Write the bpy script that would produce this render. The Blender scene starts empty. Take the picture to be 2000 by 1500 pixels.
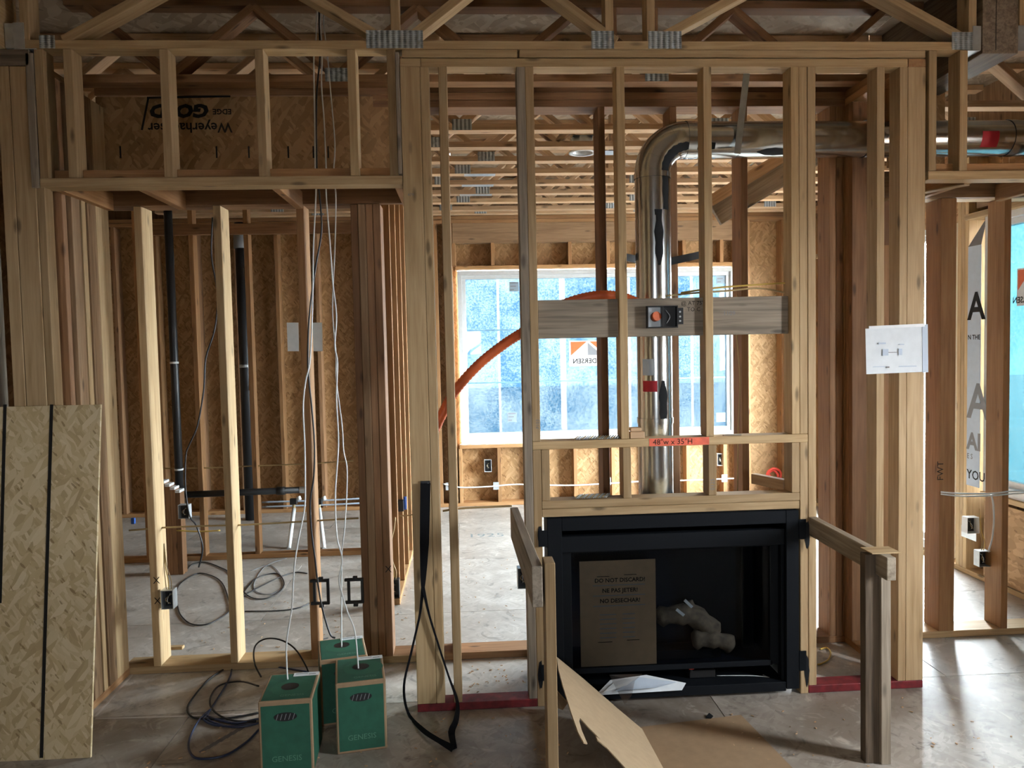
import bpy, bmesh, math, random
from mathutils import Vector, Matrix
random.seed(7)
SC = bpy.context.scene
COL = SC.collection
# ------------------------------------------------------------------ camera
FPX = 1500.0
YAW, PITCH, ROLL = math.radians(3.39), math.radians(2.81), math.radians(-1.22)
ZC = 1.68
_w = Vector((math.sin(YAW)*math.cos(PITCH), math.cos(YAW)*math.cos(PITCH), -math.sin(PITCH)))
_r0 = Vector((math.cos(YAW), -math.sin(YAW), 0)); _u0 = _r0.cross(_w)
_r = _r0*math.cos(ROLL) + _u0*math.sin(ROLL); _u = -_r0*math.sin(ROLL) + _u0*math.cos(ROLL)
cam_d = bpy.data.cameras.new('camera'); cam = bpy.data.objects.new('camera', cam_d); COL.objects.link(cam)
cam_d.sensor_width = 36; cam_d.lens = FPX/2000*36; cam_d.clip_start = .05; cam_d.clip_end = 200
cam.matrix_world = Matrix(((_r.x,_u.x,-_w.x,0),(_r.y,_u.y,-_w.y,0),(_r.z,_u.z,-_w.z,ZC),(0,0,0,1)))
SC.camera = cam
# ------------------------------------------------------------------ sky and exposure
wd = bpy.data.worlds.new('overcast'); SC.world = wd; wd.use_nodes = True
bg = wd.node_tree.nodes['Background']; bg.inputs[0].default_value = (.88,.945,1.0,1); bg.inputs[1].default_value = 80.0
vs = SC.view_settings; vs.view_transform = 'Standard'; vs.look = 'None'; vs.exposure = 0.3; vs.gamma = 1.0; vs.use_curve_mapping = False
SC.cycles.max_bounces = 5; SC.cycles.diffuse_bounces = 3; SC.cycles.glossy_bounces = 2; SC.cycles.transparent_max_bounces = 7
SC.cycles.use_light_tree = False; SC.cycles.use_adaptive_sampling = True; SC.cycles.adaptive_threshold = .1
SC.cycles.sample_clamp_indirect = 6; SC.cycles.caustics_reflective = False; SC.cycles.caustics_refractive = False
# ------------------------------------------------------------------ measuring helpers (photo pixel -> point of the place)
def _ray(px, py): return _r*((px-1000)/FPX) - _u*((py-750)/FPX) + _w
def aY(px, py, Y): d = _ray(px,py); return Vector((0,0,ZC)) + d*(Y/d.y)
def aZ(px, py, Z=0.): d = _ray(px,py); return Vector((0,0,ZC)) + d*((Z-ZC)/d.z)
def aX(px, py, X): d = _ray(px,py); return Vector((0,0,ZC)) + d*(X/d.x)
Y0, YB, YF, XR = 3.49, 4.07, 8.05, 3.50          # chase front, niche wall, window wall, outer wall on the right
ZT0, ZT1, ZT2 = 2.928, 2.966, 3.004             # plates
DS, DL, TH = .089, .14, .038                    # 2x4, 2x6 depths and thickness
# ------------------------------------------------------------------ materials
def newmat(n):
    m = bpy.data.materials.new(n); m.use_nodes = True
    nt = m.node_tree; return m, nt, nt.nodes['Principled BSDF']
def N(nt, t, **k):
    n = nt.nodes.new(t)
    for a, b in k.items(): setattr(n, a, b)
    return n
def L(nt, a, b): nt.links.new(a, b)
def mathn(nt, op, a, b=None, c=None):
    n = N(nt,'ShaderNodeMath',operation=op)
    for i, v in enumerate((a,b,c)):
        if v is None: continue
        if isinstance(v,(int,float)): n.inputs[i].default_value = v
        else: L(nt,v,n.inputs[i])
    return n.outputs[0]
def ramp(nt, fac, stops, interp='LINEAR'):
    r = N(nt,'ShaderNodeValToRGB'); r.color_ramp.interpolation = interp
    e = r.color_ramp.elements
    while len(e) < len(stops): e.new(.5)
    for i,(p,c) in enumerate(stops): e[i].position = p; e[i].color = (*c,1) if len(c)==3 else c
    L(nt,fac,r.inputs[0]); return r.outputs[0]
def mixc(nt, fac, a, b, mode='MIX'):
    n = N(nt,'ShaderNodeMix',data_type='RGBA',blend_type=mode)
    for s,v in ((0,fac),(6,a),(7,b)):
        if isinstance(v,(int,float)): n.inputs[s].default_value = v
        elif isinstance(v,tuple): n.inputs[s].default_value = (*v,1)
        else: L(nt,v,n.inputs[s])
    return n.outputs[2]
def coords(nt, scale=(1,1,1), rot=(0,0,0), rnd=40):
    tc = N(nt,'ShaderNodeTexCoord'); oi = N(nt,'ShaderNodeObjectInfo')
    cv = N(nt,'ShaderNodeCombineXYZ')
    for i,k in enumerate((1.0,.73,.37)): L(nt, mathn(nt,'MULTIPLY',oi.outputs['Random'],rnd*k), cv.inputs[i])
    ad = N(nt,'ShaderNodeVectorMath',operation='ADD'); L(nt,tc.outputs['Object'],ad.inputs[0]); L(nt,cv.outputs[0],ad.inputs[1])
    mp = N(nt,'ShaderNodeMapping'); mp.inputs['Scale'].default_value = scale; mp.inputs['Rotation'].default_value = rot
    L(nt,ad.outputs[0],mp.inputs[0]); return mp.outputs[0], oi.outputs['Random']
def noise(nt, vec, scale, detail=3, rough=.55, dist=0.):
    n = N(nt,'ShaderNodeTexNoise'); n.inputs['Scale'].default_value = scale; n.inputs['Detail'].default_value = detail
    n.inputs['Roughness'].default_value = rough; n.inputs['Distortion'].default_value = dist
    L(nt,vec,n.inputs['Vector']); return n.outputs['Fac']
def bump(nt, b, h, s=.2, d=.004):
    n = N(nt,'ShaderNodeBump'); n.inputs['Strength'].default_value = s; n.inputs['Distance'].default_value = d
    L(nt,h,n.inputs['Height']); L(nt,n.outputs[0],b.inputs['Normal'])
def wood(name, dark, light, tint=None, vary=.35, knots=True, rough=.65):
    m, nt, b = newmat(name)
    v, rnd = coords(nt,(1,1,.045))
    g1 = noise(nt,v,70,2,.6,.6)
    v2,_ = coords(nt,(1,1,.12)); g2 = noise(nt,v2,14,2,.5,1.2)
    g = mathn(nt,'ADD',mathn(nt,'MULTIPLY',g1,.6),mathn(nt,'MULTIPLY',g2,.4))
    c = ramp(nt,g,((.33,dark),(.62,light)))
    if knots:
        v3,_ = coords(nt,(1,1,.30)); vo = N(nt,'ShaderNodeTexVoronoi'); vo.inputs['Scale'].default_value = 13.
        L(nt,v3,vo.inputs['Vector'])
        k = ramp(nt,vo.outputs['Distance'],((.07,(1,1,1)),(.17,(0,0,0))))
        k2 = mathn(nt,'MULTIPLY',k,.72)
        c = mixc(nt,k2,c,tuple(x*.22 for x in dark))
    sh = ramp(nt,rnd,((0,(1-vary,1-vary*1.12,1-vary*1.25)),(.5,(.95,.93,.92)),(1,(1.12,1.1,1.05))))
    c = mixc(nt,1.,c,sh,'MULTIPLY')
    L(nt,c,b.inputs['Base Color']); b.inputs['Roughness'].default_value = rough
    b.inputs['Specular IOR Level'].default_value = .3
    return m
def osb(name, dark, mid, light, scale=1., dirt=None, rough=.6, plane='XZ', spec=.3, fleck=.6):
    m, nt, b = newmat(name)
    tc,_ = coords(nt,(1,1,1),(0,0,0),17)
    nz = N(nt,'ShaderNodeTexNoise'); nz.inputs['Scale'].default_value = 5*scale; nz.inputs['Detail'].default_value = 1; L(nt,tc,nz.inputs['Vector'])
    wv = N(nt,'ShaderNodeVectorMath',operation='MULTIPLY_ADD'); L(nt,nz.outputs['Color'],wv.inputs[0]); wv.inputs[1].default_value=(.035,.035,.035); L(nt,tc,wv.inputs[2])
    def flakes(rot, sc):
        mp = N(nt,'ShaderNodeMapping'); mp.inputs['Rotation'].default_value = (0,rot,0) if plane=='XZ' else (0,0,rot); L(nt,wv.outputs[0],mp.inputs[0])
        m2 = N(nt,'ShaderNodeMapping'); m2.inputs['Scale'].default_value = (sc[0],sc[0],sc[1]) if plane=='XZ' else (sc[0],sc[1],sc[0]); L(nt,mp.outputs[0],m2.inputs[0])
        vo = N(nt,'ShaderNodeTexVoronoi'); vo.inputs['Scale'].default_value = 1.; L(nt,m2.outputs[0],vo.inputs['Vector'])
        sp = N(nt,'ShaderNodeSeparateColor'); L(nt,vo.outputs['Color'],sp.inputs[0]); return sp.outputs[0], sp.outputs[1], vo.outputs['Distance']
    f1 = flakes(.95,(8*scale,26*scale)); f2 = flakes(2.25,(13*scale,46*scale))
    s_ = mathn(nt,'GREATER_THAN',f1[1],.5)
    h = mathn(nt,'ADD',mathn(nt,'MULTIPLY',f1[0],mathn(nt,'SUBTRACT',1.,s_)),mathn(nt,'MULTIPLY',f2[0],s_))
    c = ramp(nt,h,((0,tuple(x*.35+y*.65 for x,y in zip(dark,mid))),(.35,mid),(1,light)))
    if fleck:
        k = mathn(nt,'MULTIPLY',mathn(nt,'GREATER_THAN',f2[1],.90),mathn(nt,'LESS_THAN',mathn(nt,'ADD',f2[2],mathn(nt,'MULTIPLY',f1[0],.25)),.48))
        c = mixc(nt,mathn(nt,'MULTIPLY',k,fleck),c,dark)
    if dirt:
        d = noise(nt,tc,1.5,4,.65,.5)
        c = mixc(nt,ramp(nt,d,((.36,(.9,.9,.9)),(.62,(0,0,0)))),c,dirt)
        d2 = noise(nt,tc,7,3,.75,1.)
        c = mixc(nt,ramp(nt,d2,((.28,(.75,.75,.75)),(.42,(0,0,0)))),c,tuple(x*.45 for x in dirt))
        c = mixc(nt,ramp(nt,d2,((.58,(0,0,0)),(.72,(.55,.55,.55)))),c,tuple(min(1,x*1.35) for x in light))
    L(nt,c,b.inputs['Base Color']); b.inputs['Roughness'].default_value = rough; b.inputs['Specular IOR Level'].default_value = spec
    return m
def plain(name, col, rough=.5, metal=0., spec=.5, var=0.):
    m, nt, b = newmat(name)
    b.inputs['Roughness'].default_value = rough; b.inputs['Metallic'].default_value = metal; b.inputs['Specular IOR Level'].default_value = spec
    v,_ = coords(nt); n = noise(nt,v,25,3)
    c = ramp(nt,n,((.3,tuple(x*(1-max(var,.04)) for x in col)),(.7,tuple(min(1,x*(1+max(var,.04))) for x in col))))
    L(nt,c,b.inputs['Base Color']); return m
M = {}
M['pale'] = wood('pale_lumber',(.38,.255,.125),(.54,.395,.225),vary=.32)
M['fir'] = wood('shaded_orange_lumber',(.31,.158,.066),(.46,.262,.12),vary=.4)  # same lumber as the front studs; warm inner shade put into its colour
M['brown'] = wood('shaded_brown_lumber',(.21,.108,.052),(.33,.185,.095),vary=.4)  # darker copy of that lumber, shade of the rear framing coloured in
M['grey'] = wood('weathered_grey_wood',(.20,.165,.125),(.40,.34,.265),vary=.2)
M['dark'] = wood('dark_timber',(.06,.042,.028),(.17,.125,.085),vary=.1,knots=False)
M['chord'] = wood('truss_lumber',(.46,.29,.165),(.64,.45,.28),vary=.25)
M['red'] = plain('dark_red_paint',(.17,.012,.016),.6,var=.4)
M['osb_wall'] = osb('wall_osb',(.16,.08,.03),(.38,.225,.10),(.52,.33,.17),1.5,rough=.65)
M['osb_sheet'] = osb('loose_osb',(.24,.15,.065),(.55,.425,.235),(.68,.56,.36),1.7,fleck=.7)
M['osb_floor'] = osb('floor_osb',(.27,.225,.18),(.40,.355,.30),(.48,.43,.375),1.3,dirt=(.21,.17,.135),fleck=.3,rough=.42,plane='XY',spec=.5)
M['osb_lit'] = osb('lit_floor_osb',(.33,.29,.245),(.50,.465,.415),(.58,.545,.50),1.3,dirt=(.36,.32,.275),rough=.42,plane='XY',spec=.5,fleck=.3)  # paler floor copy for the rear rows, their daylight put into the colour
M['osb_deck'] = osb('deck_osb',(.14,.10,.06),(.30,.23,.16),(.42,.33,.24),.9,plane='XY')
M['lvl'] = wood('laminated_header',(.19,.115,.06),(.34,.22,.125),vary=.2)
M['galv'] = plain('galvanised_steel',(.62,.66,.68),.34,.55,var=.12)
M['duct'] = plain('duct_steel',(.63,.66,.67),.2,1.,var=.08)
M['black'] = plain('black_plastic',(.012,.012,.013),.45)
M['spray'] = plain('black_spray_paint',(.012,.013,.015),.8,spec=.2)
M['firemetal'] = plain('black_sheet_metal',(.006,.0075,.010),.6,spec=.12)
M['firenavy'] = plain('firebox_liner',(.006,.010,.020),.6,spec=.15)
M['white'] = plain('white_vinyl',(.78,.80,.80),.4)
M['whitecable'] = plain('white_cable_jacket',(.74,.76,.74),.45)
M['greencarton'] = plain('green_carton_print',(.018,.105,.062),.7,var=.12)
M['kraft'] = plain('kraft_board',(.33,.22,.125),.8,var=.08)
M['kraft2'] = plain('pale_kraft_board',(.47,.35,.215),.8,var=.06)
M['paper'] = plain('white_paper',(.74,.78,.80),.7)
M['blue'] = plain('blue_plastic',(.02,.10,.42),.45)
M['orange'] = plain('orange_conduit',(.62,.12,.03),.5,var=.1)
M['orangepaint'] = plain('orange_marking_paint',(.85,.16,.09),.7,var=.15)
M['ink'] = plain('black_ink',(.02,.018,.016),.8,spec=.1)
M['greyink'] = plain('grey_ink',(.22,.22,.23),.8,spec=.1)
M['yellow'] = plain('yellow_cable_jacket',(.62,.42,.10),.5)
M['tan'] = plain('cable_tan',(.45,.33,.16),.5)
M['redlabel'] = plain('red_label',(.45,.015,.03),.6)
M['wrap'] = plain('house_wrap',(.50,.58,.68),.6)
M['chalk'] = plain('white_chalk',(.62,.58,.54),.9)
M['redcable'] = plain('red_cord',(.62,.05,.03),.5)
M['bluetarp'] = plain('blue_cable',(.03,.042,.09),.4)
M['log'] = plain('ceramic_log',(.20,.15,.10),.8,var=.5)
def film_mat(name, a, b_, mixf):
    m, nt, b = newmat(name); nt.nodes.remove(b)
    out = nt.nodes['Material Output']
    tc,_ = coords(nt); n1 = noise(nt,tc,2.0,3,.6,.5); n2 = noise(nt,tc,55,3,.8)
    n = mathn(nt,'ADD',mathn(nt,'MULTIPLY',n1,.45),mathn(nt,'MULTIPLY',n2,.55))
    c = ramp(nt,n,((.40,a),(.60,b_)))
    t = N(nt,'ShaderNodeBsdfTransparent'); s = N(nt,'ShaderNodeBsdfTranslucent'); mx = N(nt,'ShaderNodeMixShader')
    L(nt,c,t.inputs[0]); L(nt,c,s.inputs[0]); mx.inputs[0].default_value = mixf
    L(nt,t.outputs[0],mx.inputs[1]); L(nt,s.outputs[0],mx.inputs[2]); L(nt,mx.outputs[0],out.inputs[0]); return m
M['film'] = film_mat('frosted_blue_film',(.0028,.0070,.0118),(.0145,.0192,.0220),.35)
M['film2'] = film_mat('cyan_window_film',(.0034,.011,.014),(.0066,.0147,.017),.35)
def glass_mat():
    m, nt, b = newmat('window_glass'); nt.nodes.remove(b); out = nt.nodes['Material Output']
    t = N(nt,'ShaderNodeBsdfTransparent'); g = N(nt,'ShaderNodeBsdfGlossy'); g.inputs['Roughness'].default_value = .02
    t.inputs[0].default_value = (.93,.96,.97,1)
    lw = N(nt,'ShaderNodeLayerWeight'); mx = N(nt,'ShaderNodeMixShader')
    L(nt,mathn(nt,'MULTIPLY_ADD',mathn(nt,'POWER',lw.outputs['Facing'],5.),.35,.008),mx.inputs[0]); L(nt,t.outputs[0],mx.inputs[1]); L(nt,g.outputs[0],mx.inputs[2]); L(nt,mx.outputs[0],out.inputs[0]); return m
M['glass'] = glass_mat()
M['smoked'] = glass_mat(); M['smoked'].name = 'smoked_fire_glass'
for n_ in M['smoked'].node_tree.nodes:
    if n_.type == 'BSDF_TRANSPARENT': n_.inputs[0].default_value = (.66,.68,.70,1)
def poly_mat():
    m, nt, b = newmat('clear_plastic_bag'); nt.nodes.remove(b); out = nt.nodes['Material Output']
    t = N(nt,'ShaderNodeBsdfTransparent'); g = N(nt,'ShaderNodeBsdfGlossy'); g.inputs['Roughness'].default_value = .15
    mx = N(nt,'ShaderNodeMixShader'); mx.inputs[0].default_value = .18
    L(nt,t.outputs[0],mx.inputs[1]); L(nt,g.outputs[0],mx.inputs[2]); L(nt,mx.outputs[0],out.inputs[0]); return m
M['bag'] = poly_mat()
# ------------------------------------------------------------------ building helpers
ORG = {}
def E(name, loc, label, cat, group=None, kind=None):
    o = bpy.data.objects.new(name, None); COL.objects.link(o); o.location = loc; o.empty_display_size = .1
    o['label'] = label; o['category'] = cat
    if group: o['group'] = group
    if kind: o['kind'] = kind
    ORG[o.name] = Vector(loc); return o
def S(name, loc, label, cat='wall'): return E(name, loc, label, cat, None, 'structure')
def place(o, par, loc, rot=None):
    """world placement of o, parented to par without a parent inverse"""
    loc = Vector(loc); ORG_w = loc.copy()
    if par is not None:
        o.parent = par; pw = world_of(par)
        Mw = (Matrix.Translation(loc) @ (rot.to_4x4() if rot else Matrix.Identity(4)))
        o.matrix_basis = pw.inverted() @ Mw
    else:
        o.matrix_basis = Matrix.Translation(loc) @ (rot.to_4x4() if rot else Matrix.Identity(4))
def world_of(o):
    m = o.matrix_basis.copy()
    while o.parent: o = o.parent; m = o.matrix_basis @ m
    return m
def tagm(o, label, cat, group=None, kind=None):
    o['label'] = label; o['category'] = cat
    if group: o['group'] = group
    if kind: o['kind'] = kind
    return o
def mk(name, me, mat, par, loc=(0,0,0), rot=None):
    if mat is not None and not me.materials: me.materials.append(M[mat] if isinstance(mat,str) else mat)
    o = bpy.data.objects.new(name, me); COL.objects.link(o); place(o, par, loc, rot); return o
_bc = {}
def boxmesh(w, d, l, mat, bev=.0022):
    k = (round(w,3),round(d,3),round(l,3),mat)
    if k in _bc: return _bc[k]
    x, y, z = w/2, d/2, l/2; b = min(bev, x*.3, y*.3, z*.3)
    bm = bmesh.new(); bmesh.ops.create_cube(bm,size=1.)
    for v in bm.verts: v.co = Vector((v.co.x*w, v.co.y*d, v.co.z*l))
    if b > .0004: bmesh.ops.bevel(bm,geom=bm.edges[:],offset=b,segments=1,affect='EDGES')
    me = bpy.data.meshes.new('board'); bm.to_mesh(me); bm.free(); me.materials.append(M[mat]); _bc[k] = me; return me
def BD(par, name, p0, p1, w, t, side=(1,0,0), mat='pale'):
    """board from p0 to p1; local z along it, w across 'side', t the other way"""
    p0, p1 = Vector(p0), Vector(p1); z = (p1-p0); l = z.length; z.normalize()
    s = Vector(side); x = (s - z*s.dot(z)).normalized(); y = z.cross(x)
    return mk(name, boxmesh(w,t,l,mat), None, par, (p0+p1)/2, Matrix((x,y,z)).transposed())
def B(par, name, x0, x1, y0, y1, z0, z1, mat='pale'):
    if x0 > x1: x0, x1 = x1, x0
    if y0 > y1: y0, y1 = y1, y0
    if z0 > z1: z0, z1 = z1, z0
    dx, dy, dz = x1-x0, y1-y0, z1-z0; c = ((x0+x1)/2,(y0+y1)/2,(z0+z1)/2)
    if dz >= dx and dz >= dy: return mk(name, boxmesh(dx,dy,dz,mat), None, par, c)
    if dx >= dy: return mk(name, boxmesh(dy,dz,dx,mat), None, par, c, Matrix(((0,0,1),(1,0,0),(0,1,0))))
    return mk(name, boxmesh(dx,dz,dy,mat), None, par, c, Matrix(((1,0,0),(0,0,1),(0,-1,0))))
def panel(par, name, x0, x1, y0, y1, z0, z1, mat):
    """flat sheet, world axes kept so the grain pattern lies in its plane"""
    return mk(name, boxmesh(abs(x1-x0),abs(y1-y0),abs(z1-z0),mat,.001), None, par, ((x0+x1)/2,(y0+y1)/2,(z0+z1)/2))
def smooth(pts, n=6):
    P = [Vector(p) for p in pts]
    if len(P) < 3: return P
    out = []
    for i in range(len(P)-1):
        a, b, c, d = P[max(i-1,0)], P[i], P[i+1], P[min(i+2,len(P)-1)]
        for k in range(n):
            t = k/n; out.append(.5*((2*b)+(c-a)*t+(2*a-5*b+4*c-d)*t*t+(3*b-a-3*c+d)*t**3))
    out.append(P[-1]); return out
def tubemesh(pts, r, seg=8, rx=None):
    """tube through pts; r a number or list; rx flattens it across"""
    bm = bmesh.new(); prev = None; rings = []
    for i,p in enumerate(pts):
        t = (pts[min(i+1,len(pts)-1)]-pts[max(i-1,0)]).normalized()
        if prev is None:
            a = Vector((0,0,1)) if abs(t.z) < .9 else Vector((0,1,0)); x = t.cross(a).normalized()
        else: x = (prev - t*prev.dot(t)).normalized()
        prev = x; y = t.cross(x); ri = r[i] if isinstance(r,(list,tuple)) else r
        rings.append([bm.verts.new(p + x*math.cos(2*math.pi*k/seg)*(rx or ri) + y*math.sin(2*math.pi*k/seg)*ri) for k in range(seg)])
    for a,b in zip(rings,rings[1:]):
        for k in range(seg): bm.faces.new((a[k],a[(k+1)%seg],b[(k+1)%seg],b[k])).smooth = True
    bm.faces.new(rings[0][::-1]); bm.faces.new(rings[-1])
    me = bpy.data.meshes.new('tube'); bm.to_mesh(me); bm.free(); return me
def tube(par, name, pts, r, mat, seg=8, sm=6, rx=None):
    P = smooth(pts,sm) if sm else [Vector(p) for p in pts]; o0 = P[0].copy()
    return mk(name, tubemesh([p-o0 for p in P],r,seg,rx), mat, par, o0)
def cyl(par, name, a, b, r, mat, seg=16): return tube(par,name,[a,b],r,mat,seg,0)
def polymesh(pts, thick, mat, par, name, nrm=None):
    """flat or folded sheet: list of polygons sharing points, solidified"""
    P, F = pts; bm = bmesh.new(); c = sum((Vector(p) for p in P),Vector())/len(P)
    vs_ = [bm.verts.new(Vector(p)-c) for p in P]
    for f in F: bm.faces.new([vs_[i] for i in f])
    bmesh.ops.recalc_face_normals(bm,faces=bm.faces[:])
    bmesh.ops.solidify(bm,geom=bm.faces[:],thickness=thick)
    me = bpy.data.meshes.new(name); bm.to_mesh(me); bm.free(); return mk(name,me,mat,par,c)
def text(par, name, s, loc, size, mat, xdir=(1,0,0), up=(0,0,1), mirror=False, align='LEFT', bold=.0, sx=1., shear=0.):
    cu = bpy.data.curves.new('t','FONT'); cu.body = s; cu.size = size; cu.align_x = align; cu.offset = bold; cu.resolution_u = 2
    o = bpy.data.objects.new('t',cu); COL.objects.link(o)
    dg = bpy.context.evaluated_depsgraph_get(); dg.update()
    me = bpy.data.meshes.new_from_object(o.evaluated_get(dg)); bpy.data.objects.remove(o); 
    for v in me.vertices: v.co.x = v.co.x*sx + v.co.y*shear
    if mirror:
        for v in me.vertices: v.co.x = -v.co.x
    x = Vector(xdir).normalized(); y = Vector(up); y = (y-x*y.dot(x)).normalized(); z = x.cross(y)
    me.materials.clear()
    return mk(name, me, mat, par, loc, Matrix((x,y,z)).transposed())
def quad(par, name, a, b, c, d, mat, t=.0008): return polymesh(([a,b,c,d],[(0,1,2,3)]),t,mat,par,name)
# =================================================================== THE SETTING
# floor: subfloor sheets
fl = S('floor',(0,2,0),'dusty OSB subfloor of four by eight sheets','floor')
pw, pl = 1.22, 2.44
iy = 0; y = -3.72
while y < 8.2:
    x = -6.2 - (0 if iy%2 else 1.22)
    while x < 3.66:
        xa, xb, ya, yb = max(x,-6.2), min(x+pl,3.66), y, min(y+pw,8.2)
        if xb-xa > .05 and yb-ya > .02: panel(fl,'floor_sheet',xa+.0015,xb-.0015,ya+.0015,yb-.0015,-.022,0,'osb_lit' if y > 3.5 else 'osb_floor')
        x += pl
    y += pw; iy += 1
panel(fl,'crawlspace_slab',-6.3,3.8,-3.8,8.3,-.3,-.03,'dark')
# chalk lines where the niche front will come
q = aZ(186,1404); q2 = aZ(505,1395)
polymesh(([q+Vector((0,-.006,.0015)),q2+Vector((0,-.006,.0015)),q2+Vector((0,.006,.0015)),q+Vector((0,.006,.0015))],[(0,1,2,3)]),.0008,'chalk',fl,'chalk_line')
q = aZ(186,1400); q2 = aZ(260,1316)
polymesh(([q+Vector((-.006,0,.0015)),q+Vector((.006,0,.0015)),q2+Vector((.006,0,.0015)),q2+Vector((-.006,0,.0015))],[(0,1,2,3)]),.0008,'chalk',fl,'chalk_line')
# ceiling: deck sheets on the trusses
ZD = 3.41
ce = S('ceiling',(0,2,ZD),'OSB floor deck overhead above the open trusses','ceiling')
y = -3.72; iy = 0
while y < 8.2:
    x = -6.2 - (0 if iy%2 else 1.22)
    while x < 3.66:
        xa, xb, ya, yb = max(x,-6.2), min(x+pl,3.66), y, min(y+pw,8.2)
        if xb-xa > .05: panel(ce,'deck_sheet',xa+.001,xb-.001,ya+.001,yb-.001,ZD,ZD+.02,'osb_deck')
        x += pl
    y += pw; iy += 1
# ------------------------------------------------------------------ chase front wall
wf = S('wall_front',(1,Y0,0),'pale stud wall of the fireplace chase with a framed firebox opening')
def stud(par, xl, y0, z0, z1, mat='pale', d=DS, w=TH, name='stud'): return B(par,name,xl,xl+w,y0,y0+d,z0,z1,mat)
fx = lambda px: aY(px,700,Y0).x
XA = -.262; XI = 2.152
stud(wf,XA,Y0,.038,ZT0,'pale',.089,.088,'corner_post')
stud(wf,XA+.089,Y0,.038,ZT0)
B(wf,'block',XA,XA+.092,Y0,Y0+DS,ZT0,ZT1-.001,'pale')
stud(wf,fx(870),Y0,.038,ZT0)
XC = fx(1020)
stud(wf,XC,Y0,.038,ZT0,'grey'); stud(wf,XC+.0385,Y0,1.242,ZT0); stud(wf,XC+.0385,Y0,0.0,1.203)
XD, XE, XF = fx(1211), fx(1378), fx(1546)
stud(wf,XD,Y0,1.242,ZT0); stud(wf,XE,Y0,1.242,ZT0,'pale')
stud(wf,XF,Y0,1.242,ZT0); stud(wf,XF+.0385,Y0,1.242,ZT0); stud(wf,XF+.079,Y0,.038,ZT0)
stud(wf,XF+.0385,Y0,0.0,1.203)
stud(wf,fx(1711.5),Y0,.038,ZT0); stud(wf,fx(1755.5),Y0,.038,ZT0)
stud(wf,fx(1771),Y0,.038,ZT0,'pale',.089,XI-fx(1771),'corner_post')
B(wf,'block',fx(1772),XI,Y0,Y0+DS,ZT0,ZT1-.001,'fir')
XJ = XC+.077
B(wf,'opening_header',XJ-.0385,XF+.0775,Y0,Y0+DS,1.203,1.241,'pale')
B(wf,'opening_sill',XJ,XF+.0375,Y0,Y0+DS,.928,.965,'pale'); B(wf,'opening_sill',XJ,XF+.0375,Y0+.002,Y0+DS,.889,.9265,'pale')
for xx,mt in ((XJ+.001,'pale'),(aY(1217,920,Y0).x,'pale'),(aY(1384,920,Y0).x,'pale'),(XF-.001,'pale')): stud(wf,xx,Y0,.966,1.202,mt,name='cripple_stud')
B(wf,'bottom_plate',XA,XC+.038,Y0,Y0+DS,.001,.037,'red'); B(wf,'bottom_plate',XF+.078,XI,Y0,Y0+DS,.001,.037,'red')
B(wf,'top_plate',XA+.093,fx(1771),Y0,Y0+DS,ZT0,ZT1-.001,'pale')
xs = aY(1010,105,Y0).x
B(wf,'top_plate',aY(785,105,Y0).x,xs,Y0,Y0+DS,ZT1+.003,ZT2-.001,'pale'); B(wf,'top_plate',xs+.01,aY(1808,105,Y0).x,Y0,Y0+DS,ZT1+.004,ZT2-.001,'pale')
# 2x8 backing board with its markings
bb = B(wf,'backing_board',XJ+.002,XF-.002,Y0+.030,Y0+.068,1.712,1.888,'grey')
bb['label'] = 'weathered wide backing board between the studs'
for a,(px,py),sz in (('@ AT 75"',(1330,592),.026),('TO C',(1342,604),.026),('1109',(1412,612),.03)):
    text(bb,'marking',a,aY(px,py+4,Y0+.029),sz,'ink' if sz<.03 else 'greyink')
# orange painted size note on the header
q = aY(1268,866,Y0); B(wf,'paint_mark',q.x,aY(1385,866,Y0).x,Y0-.0012,Y0-.0002,1.205,1.240,'orangepaint')
text(wf,'marking','48"w x 35"H',(aY(1275,870,Y0).x,Y0-.0016,1.211),.036,'ink')
text(wf,'stamp','0125',(aY(1397,965,Y0).x-.004,Y0-.0008,.99),.028,'greyink',(0,0,1),(-1,0,0))
text(wf,'stamp','P103',(aY(1053,815,Y0).x,Y0-.0008,1.30),.022,'greyink',(0,0,1),(-1,0,0))
text(wf,'stamp','479',(XA+.02,Y0-.0008,2.36),.018,'greyink')
# ------------------------------------------------------------------ chase right side wall
ws = S('wall_chase_side',(2.1,3.8,0),'short side wall of the chase where the duct passes through')
B(ws,'bottom_plate',2.06,2.15,Y0+.09,YB,.001,.038,'fir'); B(ws,'top_plate',2.06,2.15,Y0+.09,YB+.0,ZT0,ZT1,'fir'); B(ws,'top_plate',2.06,2.15,Y0+.09,YB+.0,ZT1+.001,ZT2,'fir')
B(ws,'stud',2.06,2.15,Y0+.0895,Y0+.128,.038,ZT0,'fir')
B(ws,'stud',2.06,2.15,Y0+.30,Y0+.338,.038,2.15,'fir'); B(ws,'stud',2.06,2.15,Y0+.30,Y0+.338,2.75,ZT0,'fir')
B(ws,'stud',2.06,2.15,YB-.0395,YB-.001,.038,ZT0,'brown'); B(ws,'stud',2.06,2.15,YB-.079,YB-.040,.038,ZT0,'brown')
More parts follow.
